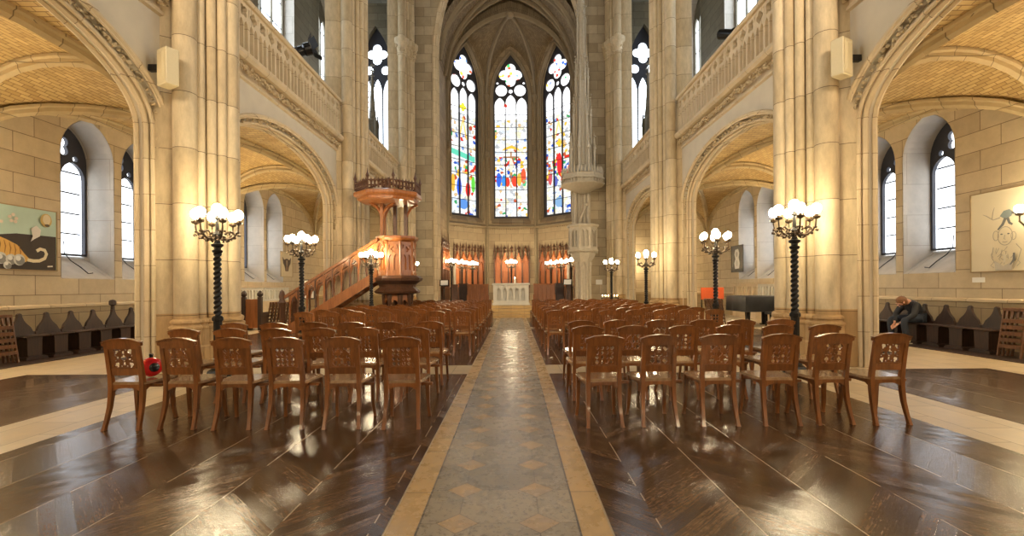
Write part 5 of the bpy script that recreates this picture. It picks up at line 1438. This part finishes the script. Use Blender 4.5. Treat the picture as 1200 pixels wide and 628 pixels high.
# face: nose, ears, brow
hd = Vector((-.275, 0, .96)); fwd = Vector((-.72, 0, -.69)).normalized()
def fpt(a, b, c): upv = Vector((-.69, 0, .72)); return hd + fwd * a + Vector((0, 1, 0)) * b + upv * c
mb.ball(tuple(fpt(.098, 0, -.005)), .016, 8, 6, (1, .8, 1.2)); mb.ball(tuple(fpt(.088, 0, -.055)), .016, 8, 6, (.8, 1.5, .6))
for e in (-1, 1):
    mb.ball(tuple(fpt(-.01, e * .088, .0)), .026, 8, 6, (.9, .4, 1.3)); mb.ball(tuple(fpt(.075, e * .032, .03)), .013, 8, 6)
obj('body', mb.mesh('body', True, 180), 'skin', t)
jj = dict(pel=(.13, 0, .64, .155), ab=(.085, 0, .75, .162), ch=(-.015, 0, .89, .172), nk0=(-.085, 0, .985, .095), sl=(-.05, -.18, .93, .088), el=(-.17, -.26, .665, .066), wl=(-.325, -.095, .50, .046), sr=(-.05, .18, .93, .088), er=(-.19, .26, .665, .066), wr=(-.335, .085, .49, .046))
nn = list(jj); jx = {n: i for i, n in enumerate(nn)}
jm = skin_mesh('jacket', [jj[n] for n in nn], [(jx[a], jx[b]) for a, b in [('pel', 'ab'), ('ab', 'ch'), ('ch', 'nk0'), ('ch', 'sl'), ('sl', 'el'), ('el', 'wl'), ('ch', 'sr'), ('sr', 'er'), ('er', 'wr')]])
obj('jacket', jm, 'jacket', t)
pj = dict(pel=(.14, 0, .62, .140), hl=(.07, -.105, .585, .100), kl=(-.33, -.155, .55, .080), cl=(-.29, -.15, .32, .072), al=(-.245, -.145, .155, .060), hr=(.07, .105, .585, .100), kr=(-.35, .225, .56, .080), cr=(-.33, .225, .32, .072), ar=(-.30, .222, .155, .060))
nn = list(pj); jx = {n: i for i, n in enumerate(nn)}
pm = skin_mesh('jeans', [pj[n] for n in nn], [(jx[a], jx[b]) for a, b in [('pel', 'hl'), ('hl', 'kl'), ('kl', 'cl'), ('cl', 'al'), ('pel', 'hr'), ('hr', 'kr'), ('kr', 'cr'), ('cr', 'ar')]])
obj('jeans', pm, 'jeans', t)
for a, b in (('al', 'tl'), ('ar', 'tr')):
    ax, ay, az, _ = J[a]; bx_, by_, bz_, _ = J[b]
    sm = skin_mesh('shoe', [(ax + .05, ay, .06, .045), (ax, ay, .075, .050), ((ax + bx_) / 2, (ay + by_) / 2, .06, .046), (bx_ + .01, by_, .045, .040), (bx_ - .05, by_, .036, .030)], [(0, 1), (1, 2), (2, 3), (3, 4)], 1)
    sh = obj('shoe', sm, 'shoe', t)
    obj('sole', MB().prism([(ax + .09, -.045), (ax + .09, .045), (ax - .05, .05), (bx_ - .03, .048), (bx_ - .085, .02), (bx_ - .085, -.02), (bx_ - .03, -.048), (ax - .05, -.05)], lambda u, v, w: (u, ay + v, w), 0.0, .022), 'sole', sh)
    obj('sock', MB().lathe([(.054, .10), (.056, .17)], (ax, ay, 0), 12), 'sole', t)
hm = MB()
for k in range(1):
    hm.ball(tuple(hd + Vector((.02, 0, .045))), .108, 16, 12, (1.05, .92, .95))
hm.ball(tuple(hd + Vector((.055, 0, .01))), .095, 14, 10, (1, .95, .95))
for k in range(60):
    a = rnd.uniform(0, 6.28); e = rnd.uniform(-.2, 1); c = hd + Vector((.025, 0, .04)) + Vector((math.cos(a) * math.sqrt(1 - e * e), math.sin(a) * math.sqrt(1 - e * e) * .9, e)) * .100
    if (c - hd).dot(fwd) < .06: hm.blob(tuple(c), .022)
obj('hair', hm, 'hair', t)

# ------------------------------------------------------------------ fill lamps added out of view: aisle walls, pillars, galleries
def sconce(s, y, label):  # unseen wall lamps added to brighten the aisles
    t = empty('wall_sconce', (s * (XO - .002), y, 2.9), label=label, cat='wall lamp', group='fill lamps added on the aisle walls outside the view')
    obj('arm', MB().tube([(0, 0, 0), (-s * .12, 0, -.08), (-s * .3, 0, -.06), (-s * .36, 0, .08)], .018, 8), 'bronze', t)
    for e in (-1, 0, 1): obj('globe', MB().ball((-s * .36, e * .16, .16 + .06 * (e == 0)), .085, 12, 8), 'globe_fill', t)
for side, s in SIDES:
    for y in (1.2, 5.6, 8.3, 16.4): sconce(s, y, 'added fill globe lamp on the %s aisle wall' % side)
for side, s in SIDES:  # hidden lamps added to light the dark far bays of the aisles
  for (px_, py_, lb_) in ((6.19, 17.55, 'added fill lamp hidden on the aisle face of the second %s pillar' % side), (6.44, 27.7, 'added fill lamp hidden at the far end of the %s aisle behind the choir arch pillar' % side)):
    t = empty('wall_sconce', (s * px_, py_, 2.7), label=lb_, cat='wall lamp')
    obj('arm', MB().tube([(0, 0, 0), (s * .10, 0, -.08), (s * .22, 0, -.06), (s * .26, 0, .08)], .018, 8), 'bronze', t)
    for e in (0, 1, 2): obj('globe', MB().ball((s * .26, e * .16, .16), .085, 12, 8), 'globe_fill', t)
def fill_flood(x, y, z, tx, ty, tz, W, label, ang=95, col=(1, .80, .56)):  # spot light in a housing, added behind the camera as fill
    t = empty('fill_light', (x, y, z), label=label, cat='fill_light', group='fill lights added outside the view')
    d = (Vector((tx, ty, tz)) - Vector((x, y, z))).normalized(); q = d.to_track_quat('-Z', 'Y').to_matrix().to_4x4()
    m = MB(); k = MB().lathe([(.10, .30), (.16, .26), (.20, .02), (.22, .02), (.22, .0), (.18, .0), (.15, .2)], n=14); m.add(k.v, k.f, q); m.box(*sorted((0, math.copysign(5.9 - abs(x), x))), -.04, .04, -.04, .04); obj('housing', m, 'black', t)
    l = bpy.data.lights.new('fill_flood', 'SPOT'); l.energy = W; l.color = col; l.spot_size = R(ang); l.spot_blend = .8; l.shadow_soft_size = .25
    o = bpy.data.objects.new('lamp', l); COL.objects.link(o); o.parent = t; o.matrix_local = q @ Matrix.Translation((0, 0, -.05))
for side, s in SIDES:
    fill_flood(s * 5.4, -3.0, 8.4, -s * 1.5, 12.0, 3.0, 500, 'added gallery fill light on the %s behind the viewpoint' % side, 110)
    fill_flood(s * 5.4, -1.0, 8.6, -s * 2.5, 22.0, 9.0, 2000, 'added upper gallery fill light on the %s behind the viewpoint' % side, 80)
# ------------------------------------------------------------------ camera, world, view
cam = bpy.data.cameras.new('camera'); co = bpy.data.objects.new('camera', cam); COL.objects.link(co)
co.matrix_world = Matrix.Translation((.12, 0, 1.4)) @ Matrix.Rotation(R(90), 4, 'X') @ Matrix.Rotation(R(-.4), 4, 'Z')
cam.sensor_width = 36; cam.lens = 36 * 565 / 1200
cam.shift_x = -2 / 1200; cam.shift_y = 22 / 1200
cam.clip_start = .05; cam.clip_end = 200
scn.camera = co
w = bpy.data.worlds.new('world'); scn.world = w; w.use_nodes = True
w.node_tree.nodes['Background'].inputs[0].default_value = (.75, .85, 1, 1)
w.node_tree.nodes['Background'].inputs[1].default_value = .6
scn.view_settings.view_transform = 'Standard'; scn.view_settings.look = 'None'
scn.view_settings.gamma = 1; scn.view_settings.use_curve_mapping = False
scn.view_settings.exposure = EXPO
cy = scn.cycles
cy.use_denoising = True
try: cy.denoiser = 'OPENIMAGEDENOISE'
except Exception: pass
cy.max_bounces = 7; cy.diffuse_bounces = 4; cy.glossy_bounces = 4; cy.transmission_bounces = 2
cy.caustics_reflective = False; cy.caustics_refractive = False
cy.sample_clamp_indirect = 6; cy.sample_clamp_direct = 0
